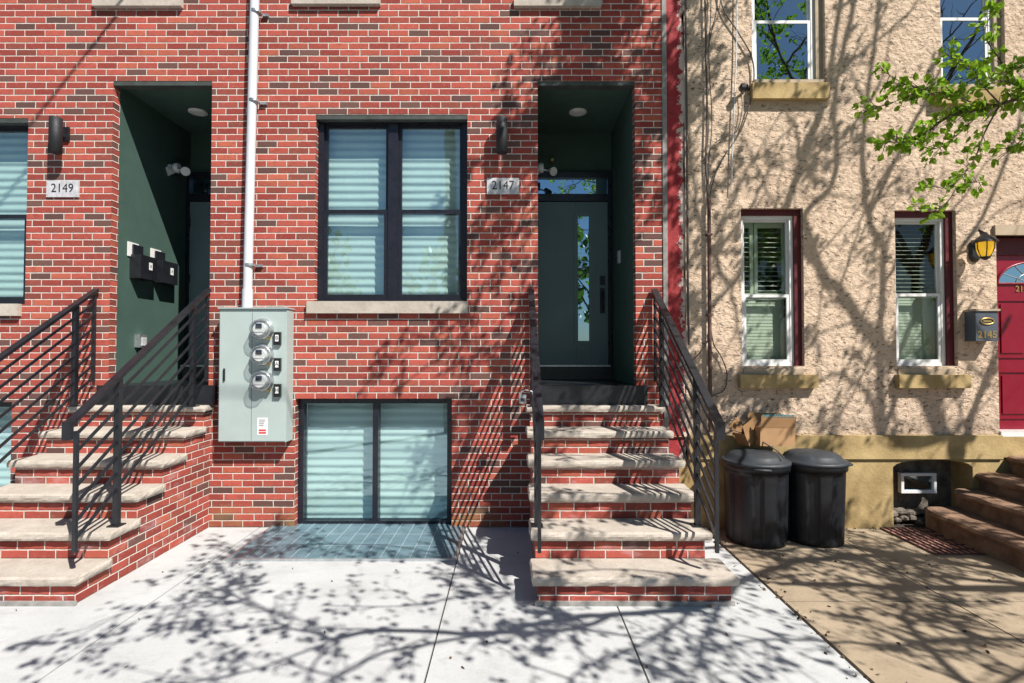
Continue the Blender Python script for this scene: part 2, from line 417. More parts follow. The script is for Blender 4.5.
def blind(b, x0, x1, z0, z1, y, pitch, amp):
    z = z1; rows = []; i = 0; sh_ = (0, .25, .55, .85, 1, .75, .3)
    while z > z0:
        k_ = i // 7; jx = noise.noise(Vector((k_ * 1.7, x0 * 3, 0))) * .003
        row = []
        for t in range(9):
            x = x0 + (x1 - x0) * t / 8; w_ = noise.noise(Vector((x * 2.2, k_ * .9, x0))) * .004
            row.append((x, y - amp * sh_[i % 7] + w_, z + jx * (t / 4 - 1)))
        rows.append(row); z -= pitch / 7; i += 1
    b.grid(rows, True)
def slats(b, x0, x1, z0, z1, y, pitch, w_=.045, ang=50):
    z = z0 + pitch / 2; c, s = math.cos(R(ang)) * w_ / 2, math.sin(R(ang)) * w_ / 2
    while z < z1:
        b.face([(x0, y - c, z - s), (x1, y - c, z - s), (x1, y + c, z + s), (x0, y + c, z + s)]); z += pitch

# ============================================================ BRICK HOUSE
BX1 = 1.52
LD = (-4.03, -3.03, 1.22, 4.48); RD = (.26, 1.24, 1.22, 4.48)
MW = (-1.98, -.45, 2.245, 4.135)            # main window opening
BW = (-2.16, -.60, 0.0, 1.275)
LW = (-6.4, -4.88, 2.22, 4.10); LBW = (-6.55, -4.99, 0.0, 1.24)
UPW = [(-4.22 + .08, -3.33 - .08, 5.31, 6.9), (-2.22 + .08, -1.33 - .08, 5.32, 6.9), (.03 + .08, .9 - .08, 5.31, 6.9)]
house = thing('brick_house', 'red brick row house with two deep green entrance recesses and black framed windows', 'house', (-3, 0, 0))
b = MB()
wall(b, -9, BX1, 0, 8.5, [LD + (.10,), RD + (.10,), MW + (.12,), BW + (.12,), LW + (.12,), LBW + (.12,)] + [u + (.12,) for u in UPW])
b.face([(BX1, 0, 0), (BX1, 9, 0), (BX1, 9, 8.5), (BX1, 0, 8.5)])
b.face([(-9, 0, 0), (-9, 9, 0), (-9, 9, 8.5), (-9, 0, 8.5)]); b.face([(-9, 9, 0), (BX1, 9, 0), (BX1, 9, 8.5), (-9, 9, 8.5)])
b.build('wall', M['brick'], house)
MB().box(-9.05, BX1 + .02, -.12, 9.1, 8.5, 8.75).build('cornice', M['black'], house)
# dark steel lintels over the openings
for o in (LD, RD, MW, LW):
    MB().box(o[0] + .002, o[1] - .002, .004, .099, o[3] - .045, o[3] - .002).build('lintel', M['lintel'], house)

def recess(o, panel_x):
    x0, x1, z0, z1 = o; Q = 1.32
    b = MB()
    b.box(x0 - .06, x0, .10, Q, z0, z1); b.box(x1, x1 + .06, .10, Q, z0, z1)
    b.box(x0 - .06, x1 + .06, .10, Q, z1, z1 + .05)
    b.box(x0 - .06, x1 + .06, Q, Q + .05, z0, z1 + .05)
    b.build('entrance_recess', M['green'], house)
    MB().box(x0 - .05, x1 + .09, -.09, -.002, z0 + .002, 1.41).build('step_plate', M['black'], house, bevel=.006)
    MB().box(x0 + .002, x1 - .002, -.001, 1.31, z0 + .002, 1.41).build('threshold', M['black'], house, bevel=.006)
    MB().box(x0 + .004, x1 - .004, 1.16, 1.31, 1.412, 1.575).build('door_sill', M['black'], house, bevel=.004)
    MB().box(x0 + .02, x1 - .05, 1.135, 1.158, 1.565, 1.585).build('sill_strip', M['galv'], house)
    # frame + transom
    fx1 = x1 - .055; fx0 = fx1 - .91
    fr = MB()
    for a, c, e, f in ((fx0 - .04, fx0, 1.575, 3.97), (fx1, fx1 + .045, 1.575, 3.97), (fx0, fx1, 3.61, 3.70), (fx0, fx1, 3.90, 3.97)):
        fr.box(a, c, 1.24, 1.315, e, f)
    fo = fr.build('door_frame', M['frame'], house)
    MB().box(fx0 + .001, fx1 - .001, 1.28, 1.30, 3.70, 3.90).build('transom_glass', M['dglass'], fo)
    d = MB(); gx0, gx1, gz0, gz1 = fx0 + .52, fx0 + .70, 1.86, 3.45
    for a, c, e, f in ((fx0, gx0, 1.58, 3.605), (gx1, fx1, 1.58, 3.605), (gx0, gx1, 1.58, gz0), (gx0, gx1, gz1, 3.605)):
        d.box(a + .001, c - .001, 1.262, 1.30, e + .001, f - .001)
    dr = d.build('front_door', M['door'], house)
    tr = MB()
    for a, c, e, f in ((gx0 - .025, gx0 + .02, gz0 - .025, gz1 + .025), (gx1 - .02, gx1 + .025, gz0 - .025, gz1 + .025), (gx0 + .02, gx1 - .02, gz0 - .025, gz0 + .02), (gx0 + .02, gx1 - .02, gz1 - .02, gz1 + .025)):
        tr.box(a, c, 1.248, 1.2615, e, f)
    tr.build('light_trim', M['door'], dr, bevel=.004)
    MB().box(gx0, gx1, 1.27, 1.28, gz0, gz1).build('door_glass', M['dglass'], dr)
    MB().box(fx1 - .10, fx1 - .04, 1.235, 1.26, 2.57, 2.68).build('keypad', M['black'], dr, bevel=.006)
    h = MB(); hx = fx1 - .07
    h.box(hx - .03, hx + .03, 1.245, 1.26, 2.22, 2.53)
    h.tube([(hx, 1.25, 2.48), (hx, 1.20, 2.46), (hx, 1.19, 2.36), (hx, 1.20, 2.27), (hx, 1.25, 2.25)], .012)
    h.build('handle', M['black'], dr)
    for z in (1.9, 2.6, 3.3): MB().box(fx0 - .006, fx0 + .012, 1.235, 1.262, z, z + .1).build('hinge', M['black'], dr)
recess(LD, 0); recess(RD, 0)

def double_hung(b, x0, x1, z0, z1, y, t=.04, dep=.05, mid=None):
    mid = mid or (z0 + z1) / 2
    b.box(x0, x0 + t, y, y + dep, z0, z1); b.box(x1 - t, x1, y, y + dep, z0, z1)
    b.box(x0 + t, x1 - t, y, y + dep, z0, z0 + t); b.box(x0 + t, x1 - t, y, y + dep, z1 - t, z1)
def modern_window(o, two=True, mullion=.10, hung=True, mid=None):
    x0, x1, z0, z1 = o
    f = MB(); y = .075; T = .055
    f.box(x0, x0 + T, y, y + .11, z0, z1); f.box(x1 - T, x1, y, y + .11, z0, z1)
    f.box(x0 + T, x1 - T, y, y + .11, z1 - T, z1); f.box(x0 + T, x1 - T, y, y + .11, z0, z0 + T * .7)
    xc = (x0 + x1) / 2
    f.box(xc - mullion / 2, xc + mullion / 2, y + .001, y + .11, z0 + T * .7, z1 - T)
    fo = f.build('window', M['frame'], house, bevel=.003)
    for a, c in ((x0 + T, xc - mullion / 2), (xc + mullion / 2, x1 - T)):
        if hung:
            m = mid or (z0 + z1) / 2
            s = MB(); double_hung(s, a, c, m - .02, z1 - T, y + .045, .032, .03); s.build('upper_sash', M['frame'], fo)
            s = MB(); double_hung(s, a, c, z0 + T * .7, m + .025, y + .012, .042, .03); s.build('lower_sash', M['frame'], fo)
            MB().box(a + .03, c - .03, y + .058, y + .063, m, z1 - T - .02).build('pane', M['glass'], fo)
            MB().box(a + .03, c - .03, y + .026, y + .031, z0 + T, m).build('pane', M['glass'], fo)
        else:
            MB().box(a, c, y + .04, y + .045, z0 + .03, z1 - T).build('pane', M['glass'], fo)
        bl = MB(); blind(bl, a - .02, c + .02, z0 + .01, z1, y + .16, .082, .015); bl.build('blind', M['blind'], fo)
    MB().box(x0 - .05, x1 + .05,   .46, .48, z0 - .05, z1 + .05).build('room_backing', M['interior'], fo)
    return fo
modern_window(MW, mid=3.17); modern_window(LW, mid=3.12); modern_window(BW, mullion=.055, hung=False); modern_window(LBW, mullion=.055, hung=False)
for u in UPW:
    x0, x1, z0, z1 = u
    f = MB(); double_hung(f, x0, x1, z0, z1, .08, .05, .08); f.box(x0 + .05, x1 - .05, .09, .15, 6.05, 6.10)
    fo = f.build('window', M['frame'], house)
    MB().box(x0 + .05, x1 - .05, .12, .125, z0 + .05, z1 - .05).build('pane', M['glass'], fo)
    bl = MB(); blind(bl, x0, x1, z0, z1, .26, .066, .013); bl.build('blind', M['blind'], fo)
def rock_slab(b, x0, x1, y0, y1, z0, z1, sides='FLR', step=.03, amp=.008, seed=0):
    """stone slab with rock-faced (chipped) front and side edges"""
    th = z1 - z0
    def nz(p, s): return noise.noise(Vector((p[0] * 9 + seed, p[1] * 9, p[2] * 26 + s))) * amp + noise.noise(Vector((p[0] * 31 + seed, p[1] * 31, p[2] * 50 + s))) * amp * .5
    nx = max(2, int((x1 - x0) / step)); ny = max(2, int((y1 - y0) / step)); zz = [z0, z0 + th * .25, z0 + th * .5, z0 + th * .78, z1]
    per = []
    for i in range(nx): per.append((x0 + (x1 - x0) * i / nx, y0, 0, -1))
    for i in range(ny): per.append((x1, y0 + (y1 - y0) * i / ny, 1, 0))
    for i in range(nx): per.append((x1 - (x1 - x0) * i / nx, y1, 0, 0))
    for i in range(ny): per.append((x0, y1 - (y1 - y0) * i / ny, -1, 0))
    rows = []
    for k_, z in enumerate(zz):
        bulge = (0, .006, .008, .005, -.004)[k_]; row = []
        for (x, y, ox, oy) in per:
            d = bulge + nz((x, y, z), 1.7); tz = nz((x, y, z), 9.) * (.5 if k_ == 4 else .25)
            row.append(Vector((x + ox * d, y + oy * d, z + (tz if (ox or oy) else 0) * (1 if k_ == 4 else .3))))
        rows.append(row)
    b.grid(rows, False, True)
    cx, cy = (x0 + x1) / 2, (y0 + y1) / 2
    inner = [Vector((x0 + .03 if p.x < cx - (cx - x0 - .03) else (x1 - .03 if p.x > x1 - .03 else p.x), y0 + .03 if p.y < y0 + .03 else (y1 - .0 if p.y > y1 - .03 else p.y), z1)) for p in rows[-1]]
    b.grid([rows[-1], inner], False, True); b.face(inner); b.face(rows[0][::-1])
for (x0, x1, zt, zb) in ((-2.04, -.44, 2.245, 2.125), (-6.5, -4.91, 2.22, 2.10), (-4.22, -3.33, 5.31, 5.22), (-2.22, -1.33, 5.32, 5.24), (.02, .9, 5.31, 5.22)):
    b = MB(); b.box(x0, x1, -.05, .076, zb, zt); b.build('sill', M['lime'], house, bevel=.008)
b = MB()
b.box(1.515, 1.56, -.012, .02, 0, 8.5); b.build('mortar_seam', M['caulk'], house)

# ============================================================ STUCCO HOUSE
SX0 = 1.56
sh = thing('stucco_house', 'tan stucco row house with white sash windows, ochre base and crimson front door', 'house', (4.5, 0, 0))
W1 = (2.30, 2.925, 1.60, 3.185); W2 = (3.845, 4.46, 1.60, 3.165)
W3 = (2.43, 3.17, 4.45, 6.2); W4 = (4.34, 4.99, 4.42, 6.2); DR = (4.86, 5.80, .93, 3.0)
b = MB(); wall(b, 1.74, 9, .90, 8.2, [W1 + (.12,), W2 + (.12,), W3 + (.12,), W4 + (.12,), DR + (.15,)])
b.face([(9, 0, 0), (9, 9, 0), (9, 9, 8.2), (9, 0, 8.2)]); b.face([(1.56, 9, 0), (9, 9, 0), (9, 9, 8.2), (1.56, 9, 8.2)])
b.build('wall', M['stucco'], sh)
MB().box(1.53, 9.05, -.2, 9.1, 8.2, 8.5).build('cornice', M['tansurr'], sh)
# red painted strip beside the brick
rows = []
for i in range(60):
    z = 8.2 * i / 59; e = 1.74 + noise.noise(Vector((3.1, 0, z * 9))) * .05
    e = min(max(e, 1.70), 1.79); rows.append([(1.56, -.004, z), (e - .01, -.004, z), (e, .004, z)])
MB().grid(rows, False).build('painted_strip', M['redpaint'], sh)
# foundation with segmental-arched window opening
AX0, AX1 = 3.77, 4.56
def arch(x):
    if not AX0 < x < AX1: return 0.0
    t = (x - (AX0 + AX1) / 2) / ((AX1 - AX0) / 2); return .60 + .075 * math.sqrt(max(0, 1 - t * t))
b = MB(); ys = -.03
xs = [1.56 + .0] + [1.9, 2.6, 3.2, AX0] + [AX0 + (AX1 - AX0) * i / 20 for i in range(1, 20)] + [AX1, 4.7, 4.86, 9]
LB = .682
for i in range(len(xs) - 1):
    a, c = xs[i], xs[i + 1]; m = (a + c) / 2
    za = arch(a + 1e-4) if AX0 <= a < AX1 else 0; zc = arch(c - 1e-4) if AX0 < c <= AX1 else 0
    if AX0 < m < AX1:
        b.face([(a, ys, za), (c, ys, zc), (c, ys, LB), (a, ys, LB)])
        b.face([(a, ys, za), (c, ys, zc), (c, .25, zc), (a, .25, za)])
    else: b.face([(a, ys, 0), (c, ys, 0), (c, ys, LB), (a, ys, LB)])
for x in (AX0, AX1): b.face([(x, ys, 0), (x, .25, 0), (x, .25, .62), (x, ys, .62)])
b.face([(1.56, ys, .90), (9, ys, .90), (9, .1, .90), (1.56, .1, .90)])
fo = b.build('foundation', M['ochre'], sh)
b = MB(); b.box(1.745, 4.845, -.055, -.001, LB + .002, .915); b.build('water_table', M['ochre'], sh, bevel=.01)
MB().face([(AX0, .24, 0), (AX1, .24, 0), (AX1, .24, .72), (AX0, .24, .72)]).build('basement_wall', M['slate'], fo)
b = MB()
for i in range(22):
    a = AX0 + .04 + (i % 11) * .065 + random.uniform(-.02, .02); z = .02 + (i // 11) * .07 + random.uniform(-.01, .03); s_ = random.uniform(.035, .055)
    b.lathe((a, .17 + random.uniform(-.03, .03), z), [(s_ * .5, -s_ * .7), (s_, -s_ * .2), (s_ * .95, s_ * .3), (s_ * .45, s_ * .7)], 9, 'Z', lambda q, h, i=i: 1 + .25 * math.sin(q * 2 + i) + .12 * math.sin(q * 5 + i * 3), False)
b.build('rubble_filling', M['slate'], fo)
p0, p1 = at(900.5, 473, .13), at(936, 493, .13)
b = MB(); double_hung(b, p0.x, p1.x, p1.z, p0.z, .12, .028, .05)
wo_ = b.build('basement_window', M['white'], sh)
MB().box(p0.x + .028, p1.x - .028, .14, .145, p1.z + .028, p0.z - .028).build('pane', M['dglass'], wo_)

def old_window(o, surround, mid, kind):
    x0, x1, z0, z1 = o
    f = MB()
    f.box(x0, x0 + .012, .03, .12, z0, z1 - .06); f.box(x1 - .07, x1, .045, .12, z0, z1 - .06); f.box(x0, x1, .045, .12, z1 - .06, z1)
    if surround == 'maroon': sm = M['maroon']
    else: sm = M['tansurr']
    wn = f.build('window', sm, sh)
    a, c, e, g = x0 + .013, x1 - .071, z0, z1 - .061
    s = MB(); double_hung(s, a, c, e, g, .07, .035, .06); s.build('frame', M['white'], wn, bevel=.003)
    s = MB(); double_hung(s, a + .035, c - .035, mid - .02, g - .035, .095, .022, .025); s.build('upper_sash', M['white'], wn)
    s = MB(); double_hung(s, a + .035, c - .035, e + .035, mid + .025, .075, .03, .02); s.build('lower_sash', M['white'], wn)
    MB().box(a + .05, c - .05, .105, .109, mid, g - .05).build('pane', M['glass2' if kind != 'none' else 'skyglass'], wn)
    MB().box(a + .05, c - .05, .083, .087, e + .05, mid).build('pane', M['glass2' if kind != 'none' else 'skyglass'], wn)
    if kind == 'shutter':
        s = MB()
        xm = a + .05 + (c - a) * .24
        for (q, r_) in ((a + .03, xm), (xm + .01, c - .03)):
            s.box(q, q + .035, .16, .185, mid, g - .03); s.box(r_ - .035, r_, .16, .185, mid, g - .03)
            s.box(q + .035, r_ - .035, .16, .185, mid - .02, mid + .05); s.box(q + .035, r_ - .035, .16, .185, g - .10, g - .03)
            slats(s, q + .036, r_ - .036, mid + .05, g - .10, .172, .05, .04, 25)
        s.build('louvred_shutter', M['blind2'], wn)
        s = MB(); slats(s, a + .04, c - .04, e, mid, .18, .034, .040, 82); s.build('blind', M['blind2'], wn)
    elif kind == 'blind':
        s = MB(); slats(s, a + .10, c - .02, mid, g - .08, .18, .042, .04, 20); s.build('upper_blind', M['blind2'], wn)
        s = MB(); slats(s, a + .02, c - .02, e, mid, .18, .034, .040, 82); s.build('blind', M['blind2'], wn)
    MB().box(x0 - .05, x1 + .05, .5, .52, z0 - .05, z1 + .05).build('room_backing', M['interior'], wn)
    return wn
old_window(W1, 'maroon', 2.30, 'shutter'); old_window(W2, 'maroon', 2.31, 'blind')
old_window(W3, 'ochre', 5.12, 'none'); old_window(W4, 'ochre', 5.15, 'none')
def stone_sill(x0, x1, z0, z1, inner):
    b = MB(); b.box(x0, x1, -.07, .04, z0, z1); b.build('sill', M['ochre'], sh, bevel=.014)
    if inner:
        b = MB(); b.box(inner[0], inner[1], -.012, .11, z1 - .002, z1 + .06); b.build('inner_sill', M['tansurr'], sh, bevel=.006)
stone_sill(2.255, 3.02, 1.385, 1.515, (2.31, 2.91)); stone_sill(3.82, 4.53, 1.385, 1.515, (3.855, 4.42))
stone_sill(2.40, 3.17, 4.27, 4.43, (2.44, 3.15)); stone_sill(4.24, 4.93, 4.22, 4.38, (4.31, 4.94))
# crimson door
x0, x1, z0, z1 = DR
b = MB(); b.box(x0 - .03, x1 + .03, -.03, .02, z1 - .09, z1 + .01); b.box(x1, x1 + .02, -.005, .15, z0, z1 - .09); b.build('door_lintel', M['tansurr'], sh, bevel=.006)
b = MB(); b.box(x0, x0 + .03, .10, .15, z0, z1 - .09); b.box(x1 - .03, x1, .10, .15, z0, z1 - .09); b.box(x0 + .03, x1 - .03, .10, .15, z1 - .27, z1 - .09)
b.build('door_frame', M['maroon'], sh)
b = MB(); b.box(x0, x1, -.02, .2, z0 - .03, z0 + .02); b.build('door_sill', M['white'], sh, bevel=.004)
b = MB(); b.box(x0 + .03, x1 - .03, .125, .16, z0 + .02, z1 - .27)
dr = b.build('front_door', M['reddoor'], sh)
def ring_panel(a, c, e, f):
    b = MB()
    for q in ((a, a + .018, e, f), (c - .018, c, e, f), (a + .018, c - .018, e, e + .018), (a + .018, c - .018, f - .018, f)): b.box(q[0], q[1], .112, .124, q[2], q[3])
    b.box(a + .05, c - .05, .114, .124, e + .05, f - .05); b.build('moulded_panel', M['reddoor'], dr, bevel=.005)
for a, c in ((x0 + .09, x0 + .42), (x0 + .52, x1 - .09)):
    ring_panel(a, c, 1.68, 2.28); ring_panel(a, c, 1.06, 1.55)
cx, cz = (x0 + x1) / 2, 2.44
b = MB(); pts = [Vector((cx + .36 * math.cos(t * math.pi / 20), .118, cz + .22 * math.sin(t * math.pi / 20))) for t in range(21)]
b.face(pts); b.build('fanlight', M['dglass'], dr)
b = MB(); b.tube([(p.x, .115, p.z) for p in pts], .011, 6); b.tube([pts[0], pts[-1]], .012, 6)
b.build('fanlight_trim', M['reddoor'], dr)
b = MB()
for t in (30, 60, 90, 120, 150):
    e = Vector((cx + .35 * math.cos(R(t)), .114, cz + .21 * math.sin(R(t)))); b.tube([(cx, .114, cz), e], .004, 5)
b.tube([(cx + .17 * math.cos(t * math.pi / 12), .114, cz + .11 * math.sin(t * math.pi / 12)) for t in range(13)], .004, 5)
b.build('leading', M['galv'], dr)
text('2145', .085, M['gold'], dr, (cx - .02 - .07, .118, 2.385), bold=.001)

# ============================================================ BRICK STOOPS
TY = [.13 + .305 * k for k in range(6)]; RISE = .2033
def stoop(xl, xr, label, seed, grow=0.0):
    t = thing('brick_stoop', label, 'steps', ((xl + xr) / 2, -.8, 0), 'brick stoops with stone treads')
    b = MB(); xi0, xi1 = xl + .035, xr - .035
    for k in range(6):
        top = RISE * (6 - k) - .06; y0 = -TY[k] + .0; yb = -TY[k - 1] if k else -.001
        gx = grow if k == 5 else 0
        b.box(xi0, xi1 + gx, y0, yb + (0.0 if k else 0), 0, top)
    b.build('brick_base', M['brick_step'], t)
    for k in range(6):
        top = RISE * (6 - k); y0 = -TY[k] - .038; yb = -TY[k - 1] - .002 if k else -.002
        b = MB(); rock_slab(b, xl, xr + (grow if k == 5 else 0), y0, yb, top - .06, top, seed=seed + k * 3.3)
        b.build('stone_tread', M['lime'], t)
    MB().box(xi0 - .02, xi1 + .02 + grow, -TY[5] - .02, -TY[5] - .001, 0, .03).build('mortar_foot', M['caulk'], t)
    return t
stoop(-4.30, -2.97, 'red brick stoop with cream stone treads left of the grey meter box', 1.0)
stoop(.14, 1.47, 'red brick stoop with stone treads leading to the dark door beside number 2147', 40.0, .07)

def railing(X, label, side):
    t = thing('stair_railing', label, 'railing', (X, -1.2, .41), 'black steel stair railings')
    hz = lambda y: 2.36 + .666 * (y + .02)
    ye = -1.69
    def slopebar(b, y0, y1, dz, hw, hh):
        a = Vector((X, y0, hz(y0) + dz)); c = Vector((X, y1, hz(y1) + dz))
        P = []
        for p in (a, c):
            for sx, s_ in ((-1, -1), (1, -1), (1, 1), (-1, 1)): P.append(p + Vector((sx * hw, 0, s_ * hh)))
        for q in ((0, 1, 5, 4), (1, 2, 6, 5), (2, 3, 7, 6), (3, 0, 4, 7), (0, 3, 2, 1), (4, 5, 6, 7)): b.face([P[i] for i in q])
    b = MB(); slopebar(b, -.025, ye, 0, .030, .016)
    b.box(X - .030, X + .030, ye - .03, ye - .001, hz(ye) - .11, hz(ye) + .016)
    b.build('handrail', M['black'], t, bevel=.003)
    for k in range(1, 8):
        b = MB(); slopebar(b, -.03, ye + .06, -.122 * k, .0065, .0125); b.build('rail_bar', M['black'], t)
    MB().box(X - .0125, X + .0125, -.055, -.03, hz(-.04) - .90, hz(-.04) - .02).build('end_bar', M['black'], t)
    y = ye + .06; MB().box(X - .0125, X + .0125, y - .012, y + .012, hz(y) - .94, hz(y) - .10).build('end_bar', M['black'], t)
    for y, z in ((-.27, 1.222), (-1.235, .409)):
        b = MB(); b.box(X - .02, X + .02, y - .02, y + .02, z, hz(y) - .012); b.box(X - .045, X + .045, y - .045, y + .045, z, z + .008)
        b.build('post', M['black'], t)
    return t
railing(-4.15, 'black steel railing on the left side of the stoop under number 2149', 'L')
railing(-3.03, 'black steel railing between the left stoop and the grey meter box', 'R')
railing(.19, 'black steel railing seen edge-on at the left of the centre stoop, padlock hanging on it', 'L')
railing(1.42, 'black steel railing on the centre stoop, next to the black bins', 'R')

# ============================================================ SMALL THINGS ON THE BRICK WALL
def sconce(x, label):
    t = thing('wall_lamp', label, 'wall lamp', (x, 0, 3.9), 'black cylinder wall lamps')
    MB().box(x - .045, x + .045, -.025, -.001, 3.86, 4.00).build('wall_plate', M['black'], t, bevel=.004)
    MB().box(x - .02, x + .02, -.07, -.024, 3.89, 3.97).build('arm', M['black'], t)
    b = MB(); b.lathe((x, -.12, 3.70), [(.05, 0), (.055, .002), (.055, .348), (.05, .35)], 28); b.build('lamp_body', M['matte'], t)
    return t
sconce(-4.50, 'black cylinder wall lamp near the far left window'); sconce(-.10, 'black cylinder wall lamp between the wide window and the centre doorway')
def plaque(px0, px1, py0, py1, txt, label):
    a, c = at(px0, py0), at(px1, py1); cx, cz = (a.x + c.x) / 2, (a.z + c.z) / 2
    t = thing('number_plaque', label, 'house number', (cx, 0, cz), 'grey stone house number plaques')
    MB().box(a.x, c.x, -.018, -.001, c.z, a.z).build('tile', M['marble'], t, bevel=.002)
    text(txt, .125, M['ink'], t, (cx, -.0185, cz + .004), sx=.92)
    for sx in (a.x + .015, c.x - .015):
        b = MB(); b.lathe((sx, -.0175, c.z + .02), [(.005, 0), (.004, .003)], 10, 'Y'); b.build('screw', M['galv'], t)
plaque(48, 79.5, 181, 197.5, '2149', 'grey house number tile left of the left entrance, ending in nine'); plaque(487, 519, 178.5, 194.5, '2147', 'grey house number tile beside the centre doorway, ending in seven')

# electric meter cabinet
mbx0, mbx1, mbz0, mbz1, D = -2.84, -2.185, .87, 2.16, .16
t = thing('meter_cabinet', 'pale grey green electric cabinet with three round meters on the brick wall', 'electric meter', (-2.49, 0, .87))
b = MB(); b.box(mbx0, mbx1, -D, -.001, mbz0, mbz1); b.build('cabinet', M['meterbox'], t, bevel=.006)
b = MB(); b.box(mbx0 + .008, -2.522, -D - .008, -D - .001, mbz0 + .01, mbz1 - .03); b.build('left_cover', M['meterbox'], t, bevel=.003)
b = MB(); b.box(-2.516, mbx1 - .008, -D - .008, -D - .001, mbz0 + .01, mbz1 - .03); b.build('right_cover', M['meterbox'], t, bevel=.003)
b = MB(); b.box(mbx0 - .01, mbx1 + .01, -D - .02, -.002, mbz1, mbz1 + .012); b.build('rain_lip', M['meterbox'], t)
MB().box(mbx0 + .05, mbx0 + .065, -D - .022, -D - .009, 1.46, 1.58).build('latch', M['black'], t)
fy = -D - .009
for py, ch in ((329, 'B'), (355, 'A'), (381, 'H')):
    p = at(261, py, fy - .05); x, z = p.x, p.z
    b = MB(); b.lathe((x, fy, z), [(.105, 0), (.105, .018), (.095, .03), (.095, .045)], 32, 'Y'); r0 = b.build('meter', M['galv'], t)
    b = MB(); b.lathe((x, fy - .044, z), [(.06, 0), (.06, .045), (.058, .05)], 32, 'Y'); b.build('dial', M['meterglass'], r0)
    b = MB(); b.lathe((x, fy - .046, z), [(.088, 0), (.088, .05), (.082, .075), (.066, .088), (.03, .092)], 32, 'Y'); b.build('meter_cover', M['clear'], r0)
    b = MB(); b.tube([(x + .091 * math.cos(q_ * math.pi / 12), fy - .05, z + .091 * math.sin(q_ * math.pi / 12)) for q_ in range(25)], .007, 6, False); b.build('sealing_ring', M['galv'], r0)
    MB().box(x - .028, x + .028, fy - .102, fy - .0945, z + .006, z + .05).build('display', M['ink'], r0)
    MB().box(x - .04, x + .045, fy - .100, fy - .0945, z - .030, z - .010).build('label', M['label'], r0)
    MB().box(x + .05, x + .075, fy - .05, fy - .01, z - .10, z - .085).build('seal', M['gold'], r0)
    p = at(277.3, py + 9.5, fy - .02); x, z = p.x, p.z
    b = MB(); b.box(x - .033, x + .033, fy - .03, fy - .001, z - .062, z + .062); q = b.build('breaker', M['black'], t, bevel=.006)
    MB().box(x - .016, x + .016, fy - .033, fy - .0305, z - .028, z + .035).build('label', M['label'], q)
    text(ch, .05, M['ink'], q, (x, fy - .0335, z + .004), extrude=.0008)
p = at(262.5, 428, fy)
MB().box(p.x - .05, p.x + .05, fy - .002, fy - .0005, p.z - .07, p.z + .10).build('sticker', M['label'], t)
b = MB()
for i in range(2): b.box(p.x - .035, p.x + .035, fy - .003, fy - .0022, p.z - .055 + i * .025, p.z - .038 + i * .025)
b.build('red_print', M['redink'], t)
b = MB()
for i in range(4): b.box(p.x - .035, p.x + .01 + .006 * i, fy - .003, fy - .0022, p.z + .02 + i * .018, p.z + .026 + i * .018)
b.build('small_print', M['ink'], t)
# conduit
t = thing('conduit_pipe', 'white vertical pipe running up the brick wall from the meter cabinet', 'pipe', (-2.62, 0, 2.17))
b = MB(); b.tube([(at(248, 303, -.06).x, -.075, 2.17), (at(250.5, 200, -.06).x, -.075, 3.26), (at(255.5, 0, -.06).x, -.075, 5.3), (-2.50, -.075, 8.45)], .043, 16); b.build('pipe', M['pvc'], t)
b = MB(); b.tube([(at(248, 303, -.06).x, -.075, 2.17), (at(248.4, 290, -.06).x, -.075, 2.36)], .050, 16); b.build('coupling', M['pvc'], t)
for py in (101, 265, 12):
    p = at(251.5 + (200 - py) * .025, py, -.075)
    b = MB(); b.lathe((p.x, -.075, p.z - .012), [(.052, 0), (.052, .024)], 16); b.box(p.x + .04, p.x + .10, -.03, -.001, p.z - .012, p.z + .012); b.build('strap', M['galv'], t)

def downlight(x, label):
    t = thing('recessed_light', label, 'ceiling light', (x, .70, 4.48), 'recessed ceiling lights')
    b = MB(); b.lathe((x, .70, 4.465), [(.085, 0), (.10, .004), (.10, .0145)], 32); b.build('trim', M['white'], t)
    b = MB(); b.lathe((x, .70, 4.459), [(.066, 0), (.07, .006)], 28); b.build('lens', M['label'], t)
downlight(-3.58, 'round white ceiling light in the left entrance recess'); downlight(.75, 'round white ceiling light in the centre entrance recess')
def floodlight(x, label):
    y, z = .92, 3.90
    t = thing('security_light', label, 'security light', (x, y, z), 'twin-head security lights')
    b = MB(); b.lathe((x, y, z), [(.055, 0.001), (.055, .02), (.04, .035)], 24, 'X'); b.build('base', M['white'], t)
    b = MB(); b.lathe((x + .07, y, z + .01), [(.03, -.03), (.05, -.02), (.06, .02), (.05, .04)], 24, 'X'); b.build('sensor', M['white'], t)
    for s in (-1, 1):
        b = MB(); c = Vector((x + .10, y - .02 , z - .04)) + Vector((s * .085 + .02, -.02, 0))
        n_ = len(b.v); b.lathe((0, 0, 0), [(.022, -.05), (.03, -.03), (.048, .03), (.05, .04)], 20, 'Y')
        Mx = Matrix.Translation(c) @ Matrix.Rotation(R(25), 4, 'X') @ Matrix.Rotation(R(30) * s, 4, 'Z')
        b.v = [Mx @ v for v in b.v]; b.tube([(x + .03, y, z), tuple(c)], .01, 6); b.build('lamp_head', M['white'], t)
floodlight(-4.03, 'white twin-head security light in the left entrance recess'); floodlight(.26, 'white security light high in the centre entrance recess')
# small sensors in recess
t = tag(MB().lathe((.50, 1.28, 4.12), [(.02, 0), (.026, .02), (.02, .05)], 14, 'Y').build('doorbell_camera', M['gold'], loc=(.50, 1.28, 4.12)), 'tiny brass sensor above the centre door transom', 'sensor')
tag(MB().box(1.215, 1.238, .74, .82, 2.76, 2.90).build('doorbell', M['marble'], loc=(1.23, .78, 2.76), bevel=.006), 'small grey doorbell on the right wall of the centre entrance', 'doorbell')
